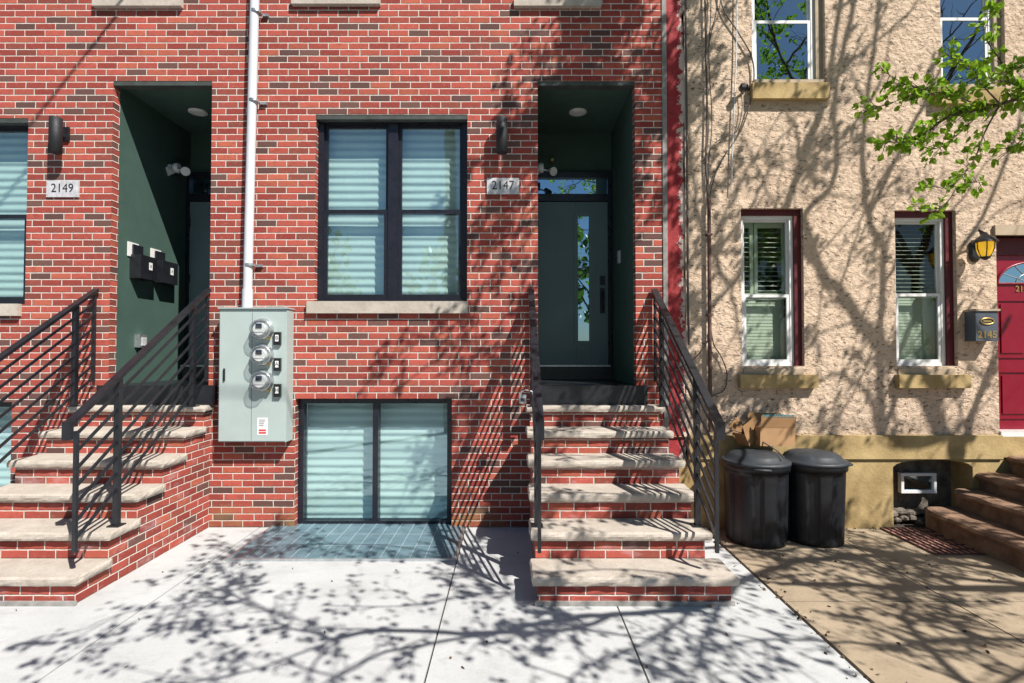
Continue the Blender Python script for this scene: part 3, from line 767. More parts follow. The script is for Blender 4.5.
# left recess mail boxes
def mailbox(y0, y1, z0, z1, label, letters):
    x = -4.03
    t = thing('wall_mailbox', label, 'mailbox', (x, (y0 + y1) / 2, z0), 'black mailboxes in the left entrance')
    b = MB(); b.box(x + .001, x + .12, y0, y1, z0, z1); b.build('box', M['black'], t, bevel=.004)
    MB().box(x + .02, x + .035, y0 + .01, y1 - .10, z1 + .001, z1 + .11).build('lid', M['black'], t)
    MB().box(x + .121, x + .124, (y0 + y1) / 2, (y0 + y1) / 2 + .05, (z0 + z1) / 2 - .02, (z0 + z1) / 2 + .06).build('label', M['label'], t)
    text('B' if letters else 'A', .045, M['ink'], t, (x + .1245, (y0 + y1) / 2 + .025, (z0 + z1) / 2 + .02), rot=(R(90), 0, R(90)), extrude=.0006)
    e = MB(); e.box(x + .003, x + .012, y0 - .04, y1 - .14, z1 - .02, z1 + .13)
    tag(e.build('mail', M['label'], loc=(x + .04, y0, z1)), 'white letters sticking out of the %s black mailbox' % ('nearer' if letters else 'farther'), 'letters', 'letters in the mailboxes')
mailbox(.27, .53, 2.52, 2.77, 'black wall mailbox nearer the front in the left entrance, letter B', True)
mailbox(.63, .90, 2.52, 2.77, 'black wall mailbox deeper inside the left entrance, letter A', False)
t = thing('outlet_box', 'grey outlet box low on the green wall of the left entrance', 'outlet', (-4.03, .42, 1.8))
MB().box(-4.029, -3.97, .36, .48, 1.79, 1.93).build('cover', M['galv'], t, bevel=.008); MB().box(-3.969, -3.962, .385, .455, 1.81, 1.90).build('flap', M['marble'], t)
# padlock
p = at(523, 398, -.45)
t = thing('padlock', 'silver key lockbox hanging on the left railing of the centre stoop', 'padlock', tuple(p))
b = MB(); b.box(p.x - .035, p.x + .03, p.y - .02, p.y + .02, p.z - .05, p.z + .03); b.build('lock_body', M['galv'], t, bevel=.008)
b = MB(); b.tube([(p.x - .02, p.y, p.z + .03), (p.x - .015, p.y, p.z + .06), (p.x + .02, p.y, p.z + .075), (.185, p.y, p.z + .06), (.187, p.y, p.z + .035)], .006, 8); b.build('shackle', M['galv'], t)
MB().box(p.x - .02, p.x + .015, p.y - .024, p.y - .0205, p.z - .03, p.z + .0).build('dial', M['ink'], t)

# window-well cover in front of the basement window
t = thing('window_well_cover', 'blue grey gridded window-well cover on the pavement below the basement window', 'grate', (-1.4, -.45, 0))
GX0, GX1, GY0, GY1 = -2.36, -.48, -.86, .07
MB().box(GX0, GX1, GY0, GY1, .0015, .012).build('plate', M['grate'], t)
b = MB(); n_ = 15
for i in range(n_ + 1):
    x = GX0 + (GX1 - GX0) * i / n_; b.box(x - .0022, x + .0022, GY0, GY1, .0125, .0155)
b.build('bar', M['gline'], t)
b = MB()
for i in (1, 2): y = GY0 + (GY1 - GY0) * i / 3; b.box(GX0, GX1, y - .002, y + .002, .0125, .0145)
b.build('cross_bar', M['gline'], t)
b = MB()
for q in ((GX0 - .02, GX0, GY0 - .02, -.003), (GX1, GX1 + .02, GY0 - .02, -.003), (GX0, GX1, GY0 - .02, GY0)): b.box(q[0], q[1], q[2], q[3], .001, .022)
b.build('frame', M['galv'], t)
# red grate
t = thing('window_well_grate', 'rusty red steel grate in the old pavement beside the brown steps', 'grate', (3.9, -.35, 0))
GX0, GX1, GY0, GY1 = 3.62, 4.07, -.74, -.05
MB().box(GX0, GX1, GY0, GY1, .001, .006).build('pit', pm('reddish_pit', (.46, .24, .20), .9, var=.4, scale=10, bump=.5), t)
b = MB()
for i in range(9): x = GX0 + (GX1 - GX0) * i / 8; b.box(x - .004, x + .004, GY0, GY1, .007, .018)
b.build('bar', M['rust'], t)
b = MB()
for i in range(7): y = GY0 + (GY1 - GY0) * i / 6; b.box(GX0, GX1, y - .003, y + .003, .0065, .016)
b.build('cross_bar', M['rust'], t)

# ============================================================ BROWN SIDE STEPS
t = thing('brown_steps', 'worn brown masonry steps climbing right to the crimson door', 'steps', (4.9, -.6, 0))
nose = [4.03, 4.34, 4.56, 4.86]; hts = [.21, .39, .55, .72]
for k in range(4):
    b = MB(); x0 = nose[k]; x1 = nose[k + 1] + .05 if k < 3 else 6.2; z0 = 0 if k == 0 else hts[k - 1] - .06; y0 = -1.32
    rows = []; prof = [(0.03, z0), (.04, hts[k] - .075), (0.004, hts[k] - .06), (-.012, hts[k] - .035), (.004, hts[k] - .012), (.035, hts[k])]
    for (dx, z) in prof:
        row = []
        for i in range(28):
            y = -.02 if k else -.02; y = y + (y0 - y) * i / 27
            rr = .07 if k == 0 else .04; cut = 0
            if i <= 4: cut = rr * (1 - i / 5) ** 2
            row.append((x0 + dx + cut + noise.noise(Vector((k, y * 5, z * 8))) * .022, y, z + noise.noise(Vector((k + 5, y * 4, 0))) * .010))
        rows.append(row)
    rows.append([(x1, r_[1], hts[k]) for r_ in rows[-1]])
    b.grid(rows, False); b.face([rows[q][-1] for q in range(6)] + [(x1, y0, hts[k]), (x1, y0, z0)])
    b.box(x0 + .06, x1, y0 + .01, -.02, 0 if k == 0 else .0, hts[k] - .03); b.build('step', M['brownst'], t)
MB().box(4.84, 6.2, -.05, -.0, .70, .90).build('door_riser', M['ochre'], t)

# ============================================================ TRASH CANS
def can(cx, cy, rot, label, lidtilt=0, hh=.742, rb=.225, rt=.285):
    t = thing('trash_can', label, 'trash can', (cx, cy, 0), 'black trash cans')
    def rf(a, h):
        q = (a + rot) / (2 * math.pi) * 8 % 1
        inb = 1 if .05 < h < hh - .10 else 0
        return 1 - .085 * inb * (1 if .08 < q < .5 else 0)
    prof = [(rb - .02, 0), (rb, .012)] + [(rb + (rt - rb) * i / 14, .012 + (hh - .09) * i / 14) for i in range(1, 15)] + [(rt + .015, hh - .075), (rt + .018, hh - .02), (rt + .005, hh)]
    b = MB(); b.lathe((cx, cy, 0), prof, 160, 'Z', rf); b.build('body', M['pl_black'], t)
    b = MB(); L = rt + .018
    def lf(a, h):
        q = (a + rot) / (2 * math.pi) * 6 % 1; return 1 - (.02 if (q < .12 and h > .06) else 0)
    b.lathe((cx, cy, hh - .03), [(L - .012, 0), (L + .006, .004), (L + .006, .03), (L - .015, .036), (L - .04, .042), (L - .055, .072), (L - .09, .094), (.10, .112), (.05, .116)], 72, 'Z', lf)
    b.build('lid', M['lid'], t)
    for s in (-1, 1):
        a = rot + (0 if s > 0 else math.pi); d = Vector((math.cos(a), math.sin(a), 0)); e = Vector((-d.y, d.x, 0)); c = Vector((cx, cy, hh - .045))
        b = MB(); b.tube([c + d * rt + e * .07, c + d * (rt + .05) + e * .06 + Vector((0, 0, .01)), c + d * (rt + .05) - e * .06 + Vector((0, 0, .01)), c + d * rt - e * .07], .012, 8)
        b.build('handle', M['lid'], t)
can(2.26, -.36, 1.35, 'black ribbed trash can nearest the stoop railing, a small brown box on it', rb=.262, rt=.278)
can(2.80, -.34, -.08, 'black ribbed trash can on the right, farther from the railing', rb=.25, rt=.272)
def cbox(cx, cy, z, w_, d_, h_, rz, tilt, label, open_=True, mats=('card', 'carddk')):
    t = thing('cardboard_box', label, 'cardboard box', (cx, cy, z))
    Mx = Matrix.Translation((cx, cy, z)) @ Matrix.Rotation(R(rz), 4, 'Z') @ Matrix.Rotation(R(tilt), 4, 'Y')
    k = .004
    b = MB()
    for q in ((-w_ / 2, w_ / 2, -d_ / 2, -d_ / 2 + k, 0, h_ * .6), (-w_ / 2, w_ / 2, d_ / 2 - k, d_ / 2, 0, h_ * .6), (-w_ / 2, -w_ / 2 + k, -d_ / 2 + k, d_ / 2 - k, 0, h_ * .6), (w_ / 2 - k, w_ / 2, -d_ / 2 + k, d_ / 2 - k, 0, h_ * .6), (-w_ / 2 + k, w_ / 2 - k, -d_ / 2 + k, d_ / 2 - k, 0, k)):
        b.box(*q, M=Mx)
    b.build('box_walls', M[mats[0]], t)
    for (y, s) in ((-d_ / 2, -1), (d_ / 2, 1)):
        Mf = Mx @ Matrix.Translation((0, y, h_ * .6)) @ Matrix.Rotation(R(8) * -s, 4, 'X')
        b = MB(); b.box(-w_ / 2, w_ / 2, -.002, .002, 0.001, h_ * .4, M=Mf); b.build('flap', M[mats[1]], t)
    return t, Mx
t, Mx = cbox(2.465, -.24, .862, .33, .24, .285, 2, 1.5, 'upright open cardboard box resting across both black bin lids')
b = MB()
for i in range(9): b.box(-.155 + i * .034, -.128 + i * .034, -.137, -.133, .27, .292 + random.random() * .008, M=Mx)
b.build('torn_tape', M['teal'], t)
cbox(2.27, -.20, .885, .15, .14, .22, 25, -28, 'small brown cardboard box tipped over on the nearer bin lid', mats=('carddk', 'carddk'))
b = MB(); b.tube([(2.24, -.22, 1.0), (2.30, -.30, .93), (2.36, -.42, .88), (2.40, -.52, .84), (2.41, -.60, .80)], .006, 6)
b.tube([(2.24, -.22, 1.0), (2.18, -.24, .97), (2.12, -.2, .99), (2.05, -.18, .95)], .005, 6)
tag(b.build('bin_cord', M['cable'], loc=(2.36, -.42, .86)), 'thin black cord trailing over the nearer bin lid', 'cord')

# ============================================================ THINGS ON THE STUCCO WALL
t = thing('carriage_lantern', 'black wall lantern with amber glass beside the crimson door', 'wall lamp', (4.62, 0, 2.8))
LX = 4.66
pr = at(973, 246, -.02)
b = MB(); b.lathe((pr.x + .02, -.002, 2.75), [(.045, 0), (.05, .012), (.03, .03)], 20, 'Y', rf=lambda a, h: 1 + 1.3 * abs(math.sin(a)) ** 2); b.build('back_plate', M['black'], t)
hx = at(985, 246, -.19).x
b = MB(); b.tube([(pr.x + .02, -.03, 2.76), (pr.x + .03, -.09, 2.89), (hx - .02, -.15, 2.93), (hx, -.19, 2.89)], .010, 8); b.build('arm', M['black'], t)
b = MB(); b.lathe((hx, -.19, 2.80), [(.105, 0), (.10, .012), (.065, .05), (.03, .075), (.015, .10)], 24); b.build('hood', M['black'], t)
b = MB(); b.lathe((hx, -.19, 2.66), [(.035, 0), (.055, .03), (.068, .08), (.07, .139)], 24); b.build('glass', M['amber'], t)
b = MB()
for i in range(6):
    a = i * math.pi / 3; b.tube([(hx + .04 * math.cos(a), -.19 + .04 * math.sin(a), 2.66), (hx + .074 * math.cos(a), -.19 + .074 * math.sin(a), 2.74), (hx + .076 * math.cos(a), -.19 + .076 * math.sin(a), 2.80)], .005, 5)
b.lathe((hx, -.19, 2.63), [(.012, 0), (.04, .02), (.045, .032)], 20); b.build('cage', M['black'], t)
# mailbox 2145
a0 = at(975.5, 311, -.13); a1 = at(998.5, 341, -.13)
t = thing('porch_mailbox', 'charcoal wall mailbox with brass 2145 beside the crimson door', 'mailbox', (4.5, 0, a1.z))
b = MB(); b.box(a0.x, a1.x, -.13, -.001, a1.z, a0.z); b.build('box', pm('charcoal_enamel', (.085, .10, .125), .35, var=.1), t, bevel=.006)
b = MB(); b.box(a0.x - .01, a1.x + .012, -.145, -.001, a0.z, a0.z + .02); b.build('lid', M['tansurr'], t, bevel=.003)
cx = (a0.x + a1.x) / 2; cz = a0.z - .10
b = MB(); b.tube([(cx + .065 * math.cos(i * math.pi / 10), -.135, cz + .030 * math.sin(i * math.pi / 10)) for i in range(21)], .006, 6)
b.box(cx - .04, cx + .04, -.136, -.1305, cz - .008, cz + .008); b.build('emblem', M['gold'], t)
text('2145', .095, M['gold'], t, (cx, -.132, a1.z + .06), bold=.002)
# little camera/cable clamp
p = at(743, 88, -.07)
t = thing('wall_camera', 'small black camera on the stucco just left of the upper window sill', 'camera', tuple(p))
b = MB(); b.lathe((p.x - .01, -.05, p.z), [(.02, 0), (.034, .01), (.034, .06), (.02, .075)], 16, 'Y'); b.build('camera_body', M['black'], t)
b = MB(); b.tube([(p.x + .07, -.001, p.z + .03), (p.x + .05, -.05, p.z + .04), (p.x, -.07, p.z + .01)], .013, 8); b.lathe((p.x + .07, -.001, p.z + .03), [(.03, 0), (.03, .01)], 14, 'Y'); b.build('bracket', M['black'], t)
# cables and pipe
def wpts(L, Y): return [at(x, y, Y) for x, y in L]
def smoothp(P, n=5):
    out = []
    for i in range(len(P) - 1):
        p0 = P[max(i - 1, 0)]; p1 = P[i]; p2 = P[i + 1]; p3 = P[min(i + 2, len(P) - 1)]
        for k in range(n):
            t = k / n; out.append(.5 * ((2 * p1) + (p2 - p0) * t + (2 * p0 - 5 * p1 + 4 * p2 - p3) * t * t + (3 * p1 - p0 - 3 * p2 + p3) * t ** 3))
    out.append(P[-1]); return out
t = thing('wall_pipe', 'thin rust brown vertical pipe on the stucco between red strip and window', 'pipe', (1.96, -.04, .9))
b = MB(); b.tube([(1.965, -.045, 3.27), (1.96, -.045, .95)], .018, 10); b.build('pipe', M['rust'], t)
for z in (1.3, 2.1, 2.9): MB().box(1.94, 1.99, -.068, -.001, z, z + .02).build('clip', M['rust'], t)
def cable(label, L, r_, mat='cable', Y=-.03):
    P = smoothp(wpts(L, Y)); b = MB(); b.tube(P, r_, 6)
    tag(b.build('wall_cable', M[mat], loc=P[0]), label, 'cable')
cable('dark cable running straight down beside the red painted strip', [(684.5, -160), (685.5, 0), (687, 150), (688, 300), (689, 345)], .011)
cable('dark cable bundle dropping to the top of the brown pipe', [(703, -150), (705, 0), (707, 100), (706, 160), (708, 196)], .009)
cable('thin cable wandering beside the dark bundle', [(710, -100), (711, 0), (709, 60), (712, 120), (709, 160), (708, 200)], .005)
cable('grey cable curving from the upper window down to the brown pipe', [(716, -40), (722, 5), (738, 32), (752, 58), (753, 88), (742, 128), (722, 160), (712, 185), (709, 210)], .007)
cable('thin cable crossing from the top of the wall to the dark bundle', [(724, -60), (720, 5), (712, 30), (707, 55)], .005)
cable('thin branching cable curling under the wall camera', [(741, 90), (742, 110), (736, 132), (722, 138), (711, 148), (708, 160)], .004)
cable('straight white cable hanging down the stucco', [(737, -60), (736.5, 40), (735, 90), (732.5, 150), (731.5, 192)], .006, 'wcable')
cable('loose dark cable loop at the lower end of the brown pipe', [(711, 330), (714, 345), (722, 358), (727, 375), (724, 390), (712, 396), (709, 402)], .006)
cable('dark cable swinging left from the brown pipe to the railing', [(709, 338), (702, 350), (690, 362), (672, 372)], .006)

# ============================================================ SERVICE CABLE + POLE (behind the camera, seen by its shadow)
t = thing('utility_pole', 'tall brown timber utility pole at the kerb', 'utility pole', (-1.35, -6.2, 0))
b = MB(); b.tube([(-1.35, -6.2, -.05), (-1.35, -6.2, 11.2)], [.15, .11], 14); b.build('pole', M['bark'], t)
MB().box(-2.2, -.5, -6.26, -6.14, 10.5, 10.62).build('crossarm', M['bark'], t)
b = MB(); P = [Vector((-2.6, -.02, 7.0)), Vector((-1.9, -3.4, 9.0)), Vector((-1.35, -6.1, 10.6))]; b.tube(smoothp(P), .016, 6)
tag(b.build('service_cable', M['cable'], loc=P[0]), 'black service cable from the pole to the brick house', 'cable')
b = MB(); b.tube([(-60, -6.1, 10.1), (-30, -6.15, 9.9), (-1.35, -6.1, 10.3), (28, -6.1, 9.9), (60, -6.1, 10.1)], .014, 5)
tag(b.build('street_cable', M['cable'], loc=(0, -6.1, 10)), 'black cable strung along the street between poles', 'cable')

# ============================================================ STREET TREE (casts the branch shadows)
def lift(p, Yt): return p + SUN * max(2.1, 2.65 - .25 * p.z + (Yt + 2.74) * .5)
def liftg(p, j): return p + SUN * (3.1 + .3 * p.y + j * .4)
wood = MB(); leaves = MB(); rng = random.Random(11)
def leaf(b, p, d, size, r):
    d = d.normalized(); a = Vector((r.uniform(-1, 1), r.uniform(-1, 1), r.uniform(-.4, 1))); s = d.cross(a)
    if s.length < .05: s = Vector((1, 0, 0))
    s = s.normalized() * size * .36; nrm = s.cross(d).normalized() * size * .10
    t0 = p; t1 = p + d * size; m1 = p + d * size * .35; m2 = p + d * size * .72
    pts = [t0, m1 + s + nrm, m2 + s * .72 + nrm, t1, m2 - s * .72 + nrm, m1 - s + nrm]
    n = len(b.v); b.v += pts + [m1, m2]
    for f in ((0, 1, 6), (1, 2, 7, 6), (2, 3, 7), (3, 4, 7), (4, 5, 6, 7), (5, 0, 6)):
        b.f.append([n + i for i in f]); b.sm.append(False); b.uv += [(0, 0)] * len(f)
def cluster(p, d, k, size, r, spread=.08):
    for _ in range(k):
        q = p + Vector((r.gauss(0, 1), r.gauss(0, 1), r.gauss(0, 1))) * spread
        leaf(leaves, q, d + Vector((r.uniform(-1, 1), r.uniform(-1, 1), r.uniform(-1.1, .5))), size * r.uniform(.5, 1.4), r)
def rv(r): return Vector((r.uniform(-1, 1), r.uniform(-1, 1), r.uniform(-1, 1)))
def twig(p, d, ln, rad, r, lf, depth=0, size=.07):
    n = 4; pts = [p]; dd = d.normalized()
    for i in range(n):
        dd = (dd + rv(r) * .22).normalized(); pts.append(pts[-1] + dd * ln / n)
    wood.tube(pts, [rad * (1 - .7 * i / n) for i in range(n + 1)], 5, False)
    if depth > 0:
        for i in range(1, n + 1):
            if r.random() < .75: twig(pts[i], dd + rv(r) * .9, ln * r.uniform(.35, .6), rad * .5, r, lf, depth - 1, size)
    if lf > 0:
        cluster(pts[-1], dd, int(lf * 2.4 * r.uniform(.5, 1.5)) + 1, size, r, .034)
        if r.random() < .35: cluster(pts[2], dd, max(1, int(lf * 2)), size, r, .034)
def limb(P, r0, r1, tw=1.0, lf=3, tl=.42, depth=1):
    r0 *= 1.05; r1 *= 1.2
    P = smoothp(P, 4); n = len(P)
    P = [p + rv(rng) * .012 for p in P]
    wood.tube(P, [r0 + (r1 - r0) * i / (n - 1) for i in range(n)], 8)
    L = sum((P[i + 1] - P[i]).length for i in range(n - 1))
    for _ in range(int(L * tw)):
        i = rng.randrange(n - 1); p = P[i].lerp(P[i + 1], rng.random()); t = (P[i + 1] - P[i]).normalized()
        d = (t * .7 + rv(rng)).normalized(); 
        twig(p, d, tl * rng.uniform(.5, 1.3), min(r1, .010) + .002, rng, lf, depth, .058)
def GL(L, Yt=-6.0): return [liftg(gnd(x, y), Yt * .2 + 1.2 + .25 * math.sin(i * 1.7)) for i, (x, y) in enumerate(L)]
def WL(L, Yt=-6.2): return [lift(at(x, y), Yt * .2 - 1.5 + .25 * math.sin(i * 1.3)) for i, (x, y) in enumerate(L)]
tree = thing('street_tree', 'street tree with a branch of bright green leaves reaching in at top right', 'tree', (8.2, -5.2, 0))
T0 = Vector((8.2, -5.2, -.05)); TF = Vector((7.7, -4.7, 3.3))
start4 = GL([(1040, 589)])[0]; startW = WL([(948, 470)])[0]
limb([T0, Vector((8.15, -5.2, 1.0)), Vector((8.0, -5.05, 2.2)), TF], .13, 0.051, 1)
limb([TF, (TF + start4) / 2 + Vector((0, .05, .1)), start4], .10, .06, .5)
limb([TF, Vector((7.4, -3.9, 3.9)), startW], .075, .04, .5)
# limbs shadowing the pavement
limb(GL([(1040, 589), (960, 588), (895, 588), (837, 584), (780, 585)]), .055, .02, 9.4, 2)
limb(GL([(1040, 585), (962, 579), (895, 572), (851, 557), (795, 545)]), .035, .012, 9.4, 2)
limb(GL([(1060, 562), (934, 556), (851, 557), (795, 562), (740, 583), (699, 606), (617, 614), (570, 619), (529, 626), (480, 634), (391, 630), (335, 639)], -5.9), .04, .016, 4.8, 1)
limb(GL([(335, 639), (279, 623), (265, 609), (225, 590)], -5.9), .014, .005, 7, 1)
limb(GL([(279, 623), (246, 628), (220, 631), (170, 628)], -5.9), .009, .004, 7, 1)
limb(GL([(335, 639), (315, 665), (290, 700)], -5.9), .010, .004, 5.9, 1)
limb(GL([(335, 639), (281, 661), (220, 677), (160, 690)], -5.9), .010, .004, 7, 1)
limb(GL([(617, 614), (560, 632), (490, 635), (389, 652), (347, 671), (300, 700)], -6.2), .02, .006, 4.8, 1)
limb(GL([(570, 619), (540, 597), (490, 593), (405, 606), (330, 606)], -6.1), .012, .004, 5.9, 1)
limb(GL([(265, 609), (215, 600), (130, 612), (80, 630)], -5.9), .007, .003, 8, 2)
limb(GL([(699, 606), (650, 640), (600, 660), (560, 690)], -6.3), .014, .005, 7, 1)
limb(GL([(740, 583), (700, 640), (720, 700)], -6.3), .014, .005, 5.9, 1)
limb(GL([(1060, 640), (976, 639), (906, 644), (831, 642), (760, 640), (690, 655)], -5.7), .022, .007, 4.8, 1)
limb(GL([(990, 700), (934, 654), (906, 621), (904, 604), (890, 585)], -5.7), .026, .010, 9.4, 2)
limb(GL([(1060, 640), (962, 626), (915, 604)], -5.7), .014, .006, 4.8, 1)
limb(GL([(1040, 680), (956, 643), (930, 625)], -5.7), .012, .005, 9.4, 2)
limb([start4 + Vector((.4, -.3, -.3)), GL([(1060, 640)], -5.7)[0]], .04, 0.014, 1)
limb([GL([(1060, 640)], -5.7)[0], GL([(990, 700)], -5.7)[0]], .022, 0.014, 1)
limb(GL([(490, 593), (452, 560), (400, 548), (330, 545), (260, 548), (225, 556)], -6.1), .012, .005, 11, 2)
limb(GL([(960, 588), (900, 560), (850, 545), (800, 548), (760, 556)], -5.8), .03, .010, 11, 2)
limb(GL([(1040, 589), (960, 565), (905, 548), (870, 535)], -5.8), .02, .008, 9.4, 2)
def SL(L, Y): return [p + SUN * (2.95 + .3 * p.y - .12 * p.z) for p in (at(x, y, Y) for x, y in L)]
limb([GL([(740, 583)], -5.9)[0]] + SL([(712, 548), (670, 520), (610, 508), (560, 490), (520, 470)], -1.0), .018, .006, 6, 4)
limb([SL([(670, 520)], -1.0)[0]] + SL([(640, 480), (600, 455), (560, 440), (520, 400)], -.6), .012, .005, 6, 4)
limb([SL([(640, 480)], -.6)[0]] + SL([(650, 440), (620, 415), (590, 405)], -.3), .010, .004, 5, 4)
limb([GL([(699, 606)], -5.9)[0]] + SL([(660, 572), (610, 565), (560, 570)], -1.6), .012, .004, 6, 4)
limb([startW] + SL([(1060, 500), (1010, 520), (970, 505), (930, 515)], -.6), .02, .008, 6, 3)
limb([startW] + SL([(1080, 470), (1020, 480), (980, 470)], -.5), .02, .008, 6, 3)
# limbs shadowing the walls
limb(WL([(948, 470), (941, 432), (918, 382), (899, 363), (876, 341), (857, 318), (838, 291), (823, 276), (805, 250), (760, 230)]), 0.061, 0.016, 3.2, 1)
limb(WL([(941, 440), (963, 445), (971, 417), (986, 379), (1000, 350), (1030, 300)]), 0.041, 0.020, 3.2, 1)
limb(WL([(941, 440), (905, 450), (880, 440), (882, 428), (880, 382), (880, 333), (882, 287), (882, 249), (868, 215), (862, 150), (870, 80), (880, 0)]), 0.041, 0.014, 3.2, 1)
limb(WL([(880, 440), (870, 398), (849, 379), (830, 372)]), 0.019, 0.007, 3.2, 1)
limb(WL([(884, 430), (899, 390), (925, 337), (950, 270), (990, 200), (1020, 120)]), 0.030, 0.014, 3.2, 1)
limb(WL([(823, 276), (805, 218), (831, 186), (836, 144), (834, 99), (850, 20), (870, -60)]), 0.030, 0.014, 3.2, 1)
limb(WL([(805, 250), (780, 235), (799, 170), (812, 131), (828, 93), (835, 40), (850, -40)]), 0.038, 0.016, 3.2, 1)
limb(WL([(797, 160), (797, 135), (787, 109), (785, 60), (760, 0)]), .014, .006, 6, 3)
limb(WL([(760, 230), (731, 286), (715, 254), (700, 220), (690, 150), (680, 90), (660, 40)]), .02, .008, 6, 4)
limb(WL([(700, 220), (660, 130), (610, 70), (560, 110), (520, 130)]), .010, .004, 15, 6)
limb(WL([(690, 150), (650, 60), (600, 30), (640, -40)]), .010, .004, 15, 6)
limb(WL([(660, 130), (590, 150), (540, 190), (500, 230)]), .008, .004, 10, 5)
limb(WL([(868, 215), (900, 150), (930, 90), (960, 20)]), 0.024, 0.011, 3.2, 1)
limb(WL([(731, 286), (740, 340), (760, 380), (790, 400)]), .012, .005, 8, 5)
limb(WL([(876, 341), (850, 400), (820, 430)]), .012, .005, 7, 4)
limb(WL([(731, 286), (690, 330), (640, 380), (560, 330), (480, 350), (400, 330)], -6.4), .018, .005, 8, 3)
limb(WL([(640, 380), (560, 400), (500, 385), (450, 400)], -6.4), .012, .004, 8, 3)
q = random.Random(21)
nodes = [(948, 440), (900, 366), (857, 318), (882, 287), (838, 291), (941, 432), (880, 382), (805, 250), (799, 170), (836, 144), (868, 215), (882, 249), (731, 286), (986, 379), (950, 270), (828, 93), (715, 254), (925, 337)]
for i in range(20):
    x, y = nodes[i % len(nodes)]; L_ = [(x, y)]; a = R(q.choice([-1, 1, 1]) * q.uniform(12, 50)); st = q.uniform(28, 46)
    for k_ in range(q.randrange(3, 6)):
        x += math.sin(a) * st; y -= math.cos(a) * st; a += q.uniform(-.35, .35); L_.append((x, y))
    limb(WL(L_), q.uniform(.010, .018), .004, 3.5, 0)
# the leafy branch seen at the top right: hangs close to the stucco house
VB = -1.45
def VP(L, y=VB): return [at(x, q, y) for x, q in L]
def leafy(P, r0, r1, dens, size=.05):
    P = smoothp(P, 4); n = len(P); wood.tube(P, [r0 + (r1 - r0) * i / (n - 1) for i in range(n)], 6)
    L = sum((P[i + 1] - P[i]).length for i in range(n - 1))
    for _ in range(int(L * dens)):
        i = rng.randrange(n // 5, n - 1); p = P[i].lerp(P[i + 1], rng.random()); t = (P[i + 1] - P[i]).normalized()
        d = (t * .5 + rv(rng) * .8 + Vector((-.2, 0, .15))).normalized(); q = p + d * rng.uniform(.02, .10)
        wood.tube([p, q], [.003, .002], 4, False)
        for k in range(rng.randrange(2, 5)):
            leaf(leaves, q + rv(rng) * .015, (d + rv(rng) * .9 + Vector((0, 0, -.3))), size * rng.uniform(.45, 1.45), rng)
root = at(1120, 120, -2.6)
limb([TF, Vector((7.0, -4.2, 3.9)), Vector((5.4, -3.3, 4.2)), root], .06, .018, 0.36, 1)
leafy([root] + VP([(1060, 95), (1024, 98), (985, 108), (950, 116), (915, 140), (885, 142)]), .017, .003, 46)
leafy(VP([(985, 108), (960, 98), (935, 92), (905, 84), (882, 70)]), .006, .002, 61)
leafy(VP([(950, 100), (925, 92), (900, 100), (868, 110)], VB + .05), .005, .002, 61)
leafy(VP([(1000, 104), (978, 80), (965, 62), (950, 58)], VB - .05), .006, .002, 61)
leafy(VP([(1024, 98), (1000, 60), (985, 35), (992, 12)], VB + .1), .006, .002, 39)
leafy(VP([(1040, 100), (1015, 85), (990, 78), (975, 78)], VB - .12), .006, .002, 64)
leafy(VP([(1000, 104), (985, 132), (975, 158), (962, 176), (948, 188), (925, 185)], VB), .006, .002, 43)
leafy(VP([(962, 176), (968, 182), (985, 182)], VB), .003, .002, 54)
leafy(VP([(955, 190), (945, 205), (930, 210), (915, 211)], VB + .02), .003, .002, 46)
leafy(VP([(1060, 95), (1040, 130), (1022, 140), (1010, 150)], VB), .006, .002, 72)
leafy(VP([(985, 108), (965, 128), (945, 145), (930, 150)], VB + .05), .004, .002, 46)
leafy(VP([(1060, 95), (1040, 70), (1024, 66), (1010, 72)], VB - .1), .006, .002, 64)
o1 = wood.build('trunk', M['bark'], tree); o2 = leaves.build('crown', M['leafA'], tree)

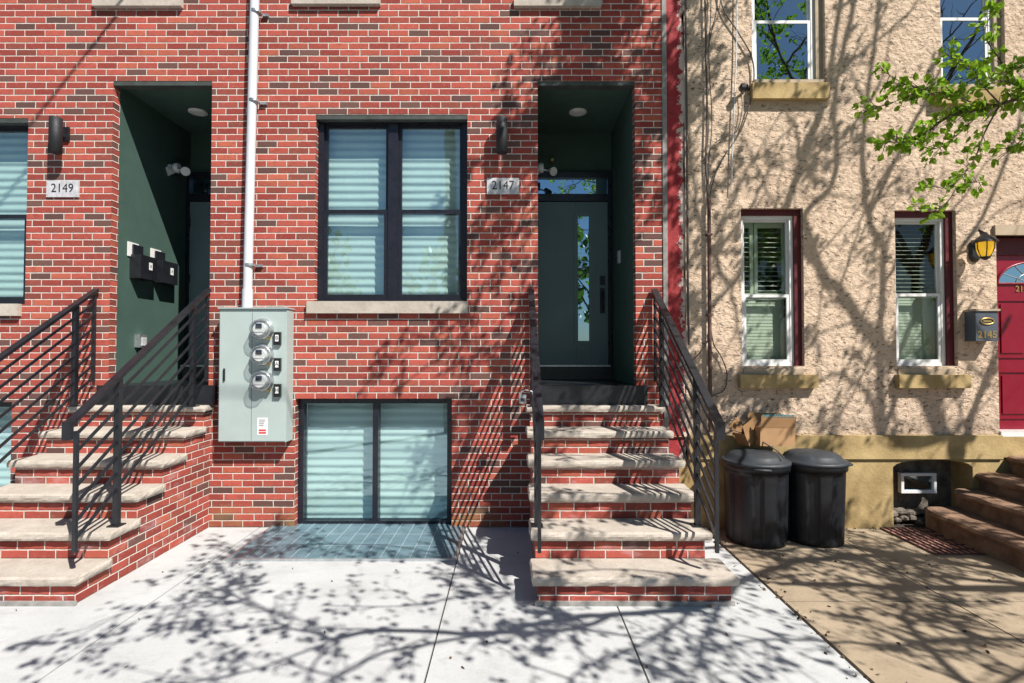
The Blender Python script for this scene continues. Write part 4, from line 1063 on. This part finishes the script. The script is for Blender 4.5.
# fallen bits along the edges
q = random.Random(5); b = MB(); _sv = leaves; leaves = b
for _ in range(260):
    c = q.random()
    if c < .35: p = Vector((1.9 + q.gauss(0, .05), -q.uniform(0, 3.0), .004))
    elif c < .7: p = Vector((q.uniform(1.95, 4.0), -.03 - abs(q.gauss(0, .07)), .004))
    elif c < .85: p = Vector((q.uniform(2, 4.2), -q.uniform(0, 2.6), .004))
    else: p = Vector((q.uniform(-4, 1.8), -q.uniform(.02, 2.6), .004))
    leaf(b, p, Vector((q.uniform(-1, 1), q.uniform(-1, 1), .12)), q.uniform(.012, .032), q)
tag(b.build('leaf_litter', pm('dry_brown_bits', (.13, .075, .04), .9, var=.5), kind='stuff'), 'dry brown leaf bits scattered along the pavement edges', 'leaf litter')
leaves = _sv
# ============================================================ ACROSS THE STREET (seen in reflections)
def far_tree(x, y, h, r_, label, seed):
    q = random.Random(seed); t = thing('far_tree', label, 'tree', (x, y, 0), 'trees across the street')
    b = MB(); b.tube([(x, y, -.1), (x + .1, y, h * .45), (x, y, h * .8)], [.2, .14, .05], 8)
    l = MB()
    for i in range(8):
        a = q.uniform(0, 6.28); e = Vector((x + r_ * .7 * math.cos(a), y + r_ * .7 * math.sin(a), h * q.uniform(.55, .95)))
        b.tube([(x, y, h * q.uniform(.3, .55)), e], [.07, .02], 6)
    b.build('trunk', M['bark'], t)
    for i in range(1500):
        d = rv(q)
        if d.length > 1: continue
        p = Vector((x, y, h * .72)) + Vector((d.x * r_, d.y * r_, d.z * h * .32))
        if noise.noise(p * .9) < -.08: continue
        leaf(l, p, rv(q) + Vector((0, 0, .01)), q.uniform(.25, .5), q)
    l.build('crown', M['leafB'], t)
far_tree(-9, -17, 7, 2.6, 'leafy tree across the street, far left', 1); far_tree(-2.5, -17.2, 6.2, 2.2, 'leafy tree across the street facing the brick windows', 2)
far_tree(4.2, -17, 7.5, 2.7, 'leafy tree across the street facing the centre door', 3); far_tree(11, -17, 8, 3, 'leafy tree across the street facing the stucco house', 4)
b = MB()
t = thing('far_wall', 'low brown wall across the street', 'wall', (0, -20, 0))
MB().box(-40, 40, -20.2, -20, -.1, 1.1).build('wall_face', M['farwall'], t)

for o in bpy.data.objects:
    if '_w' in o: del o['_w']
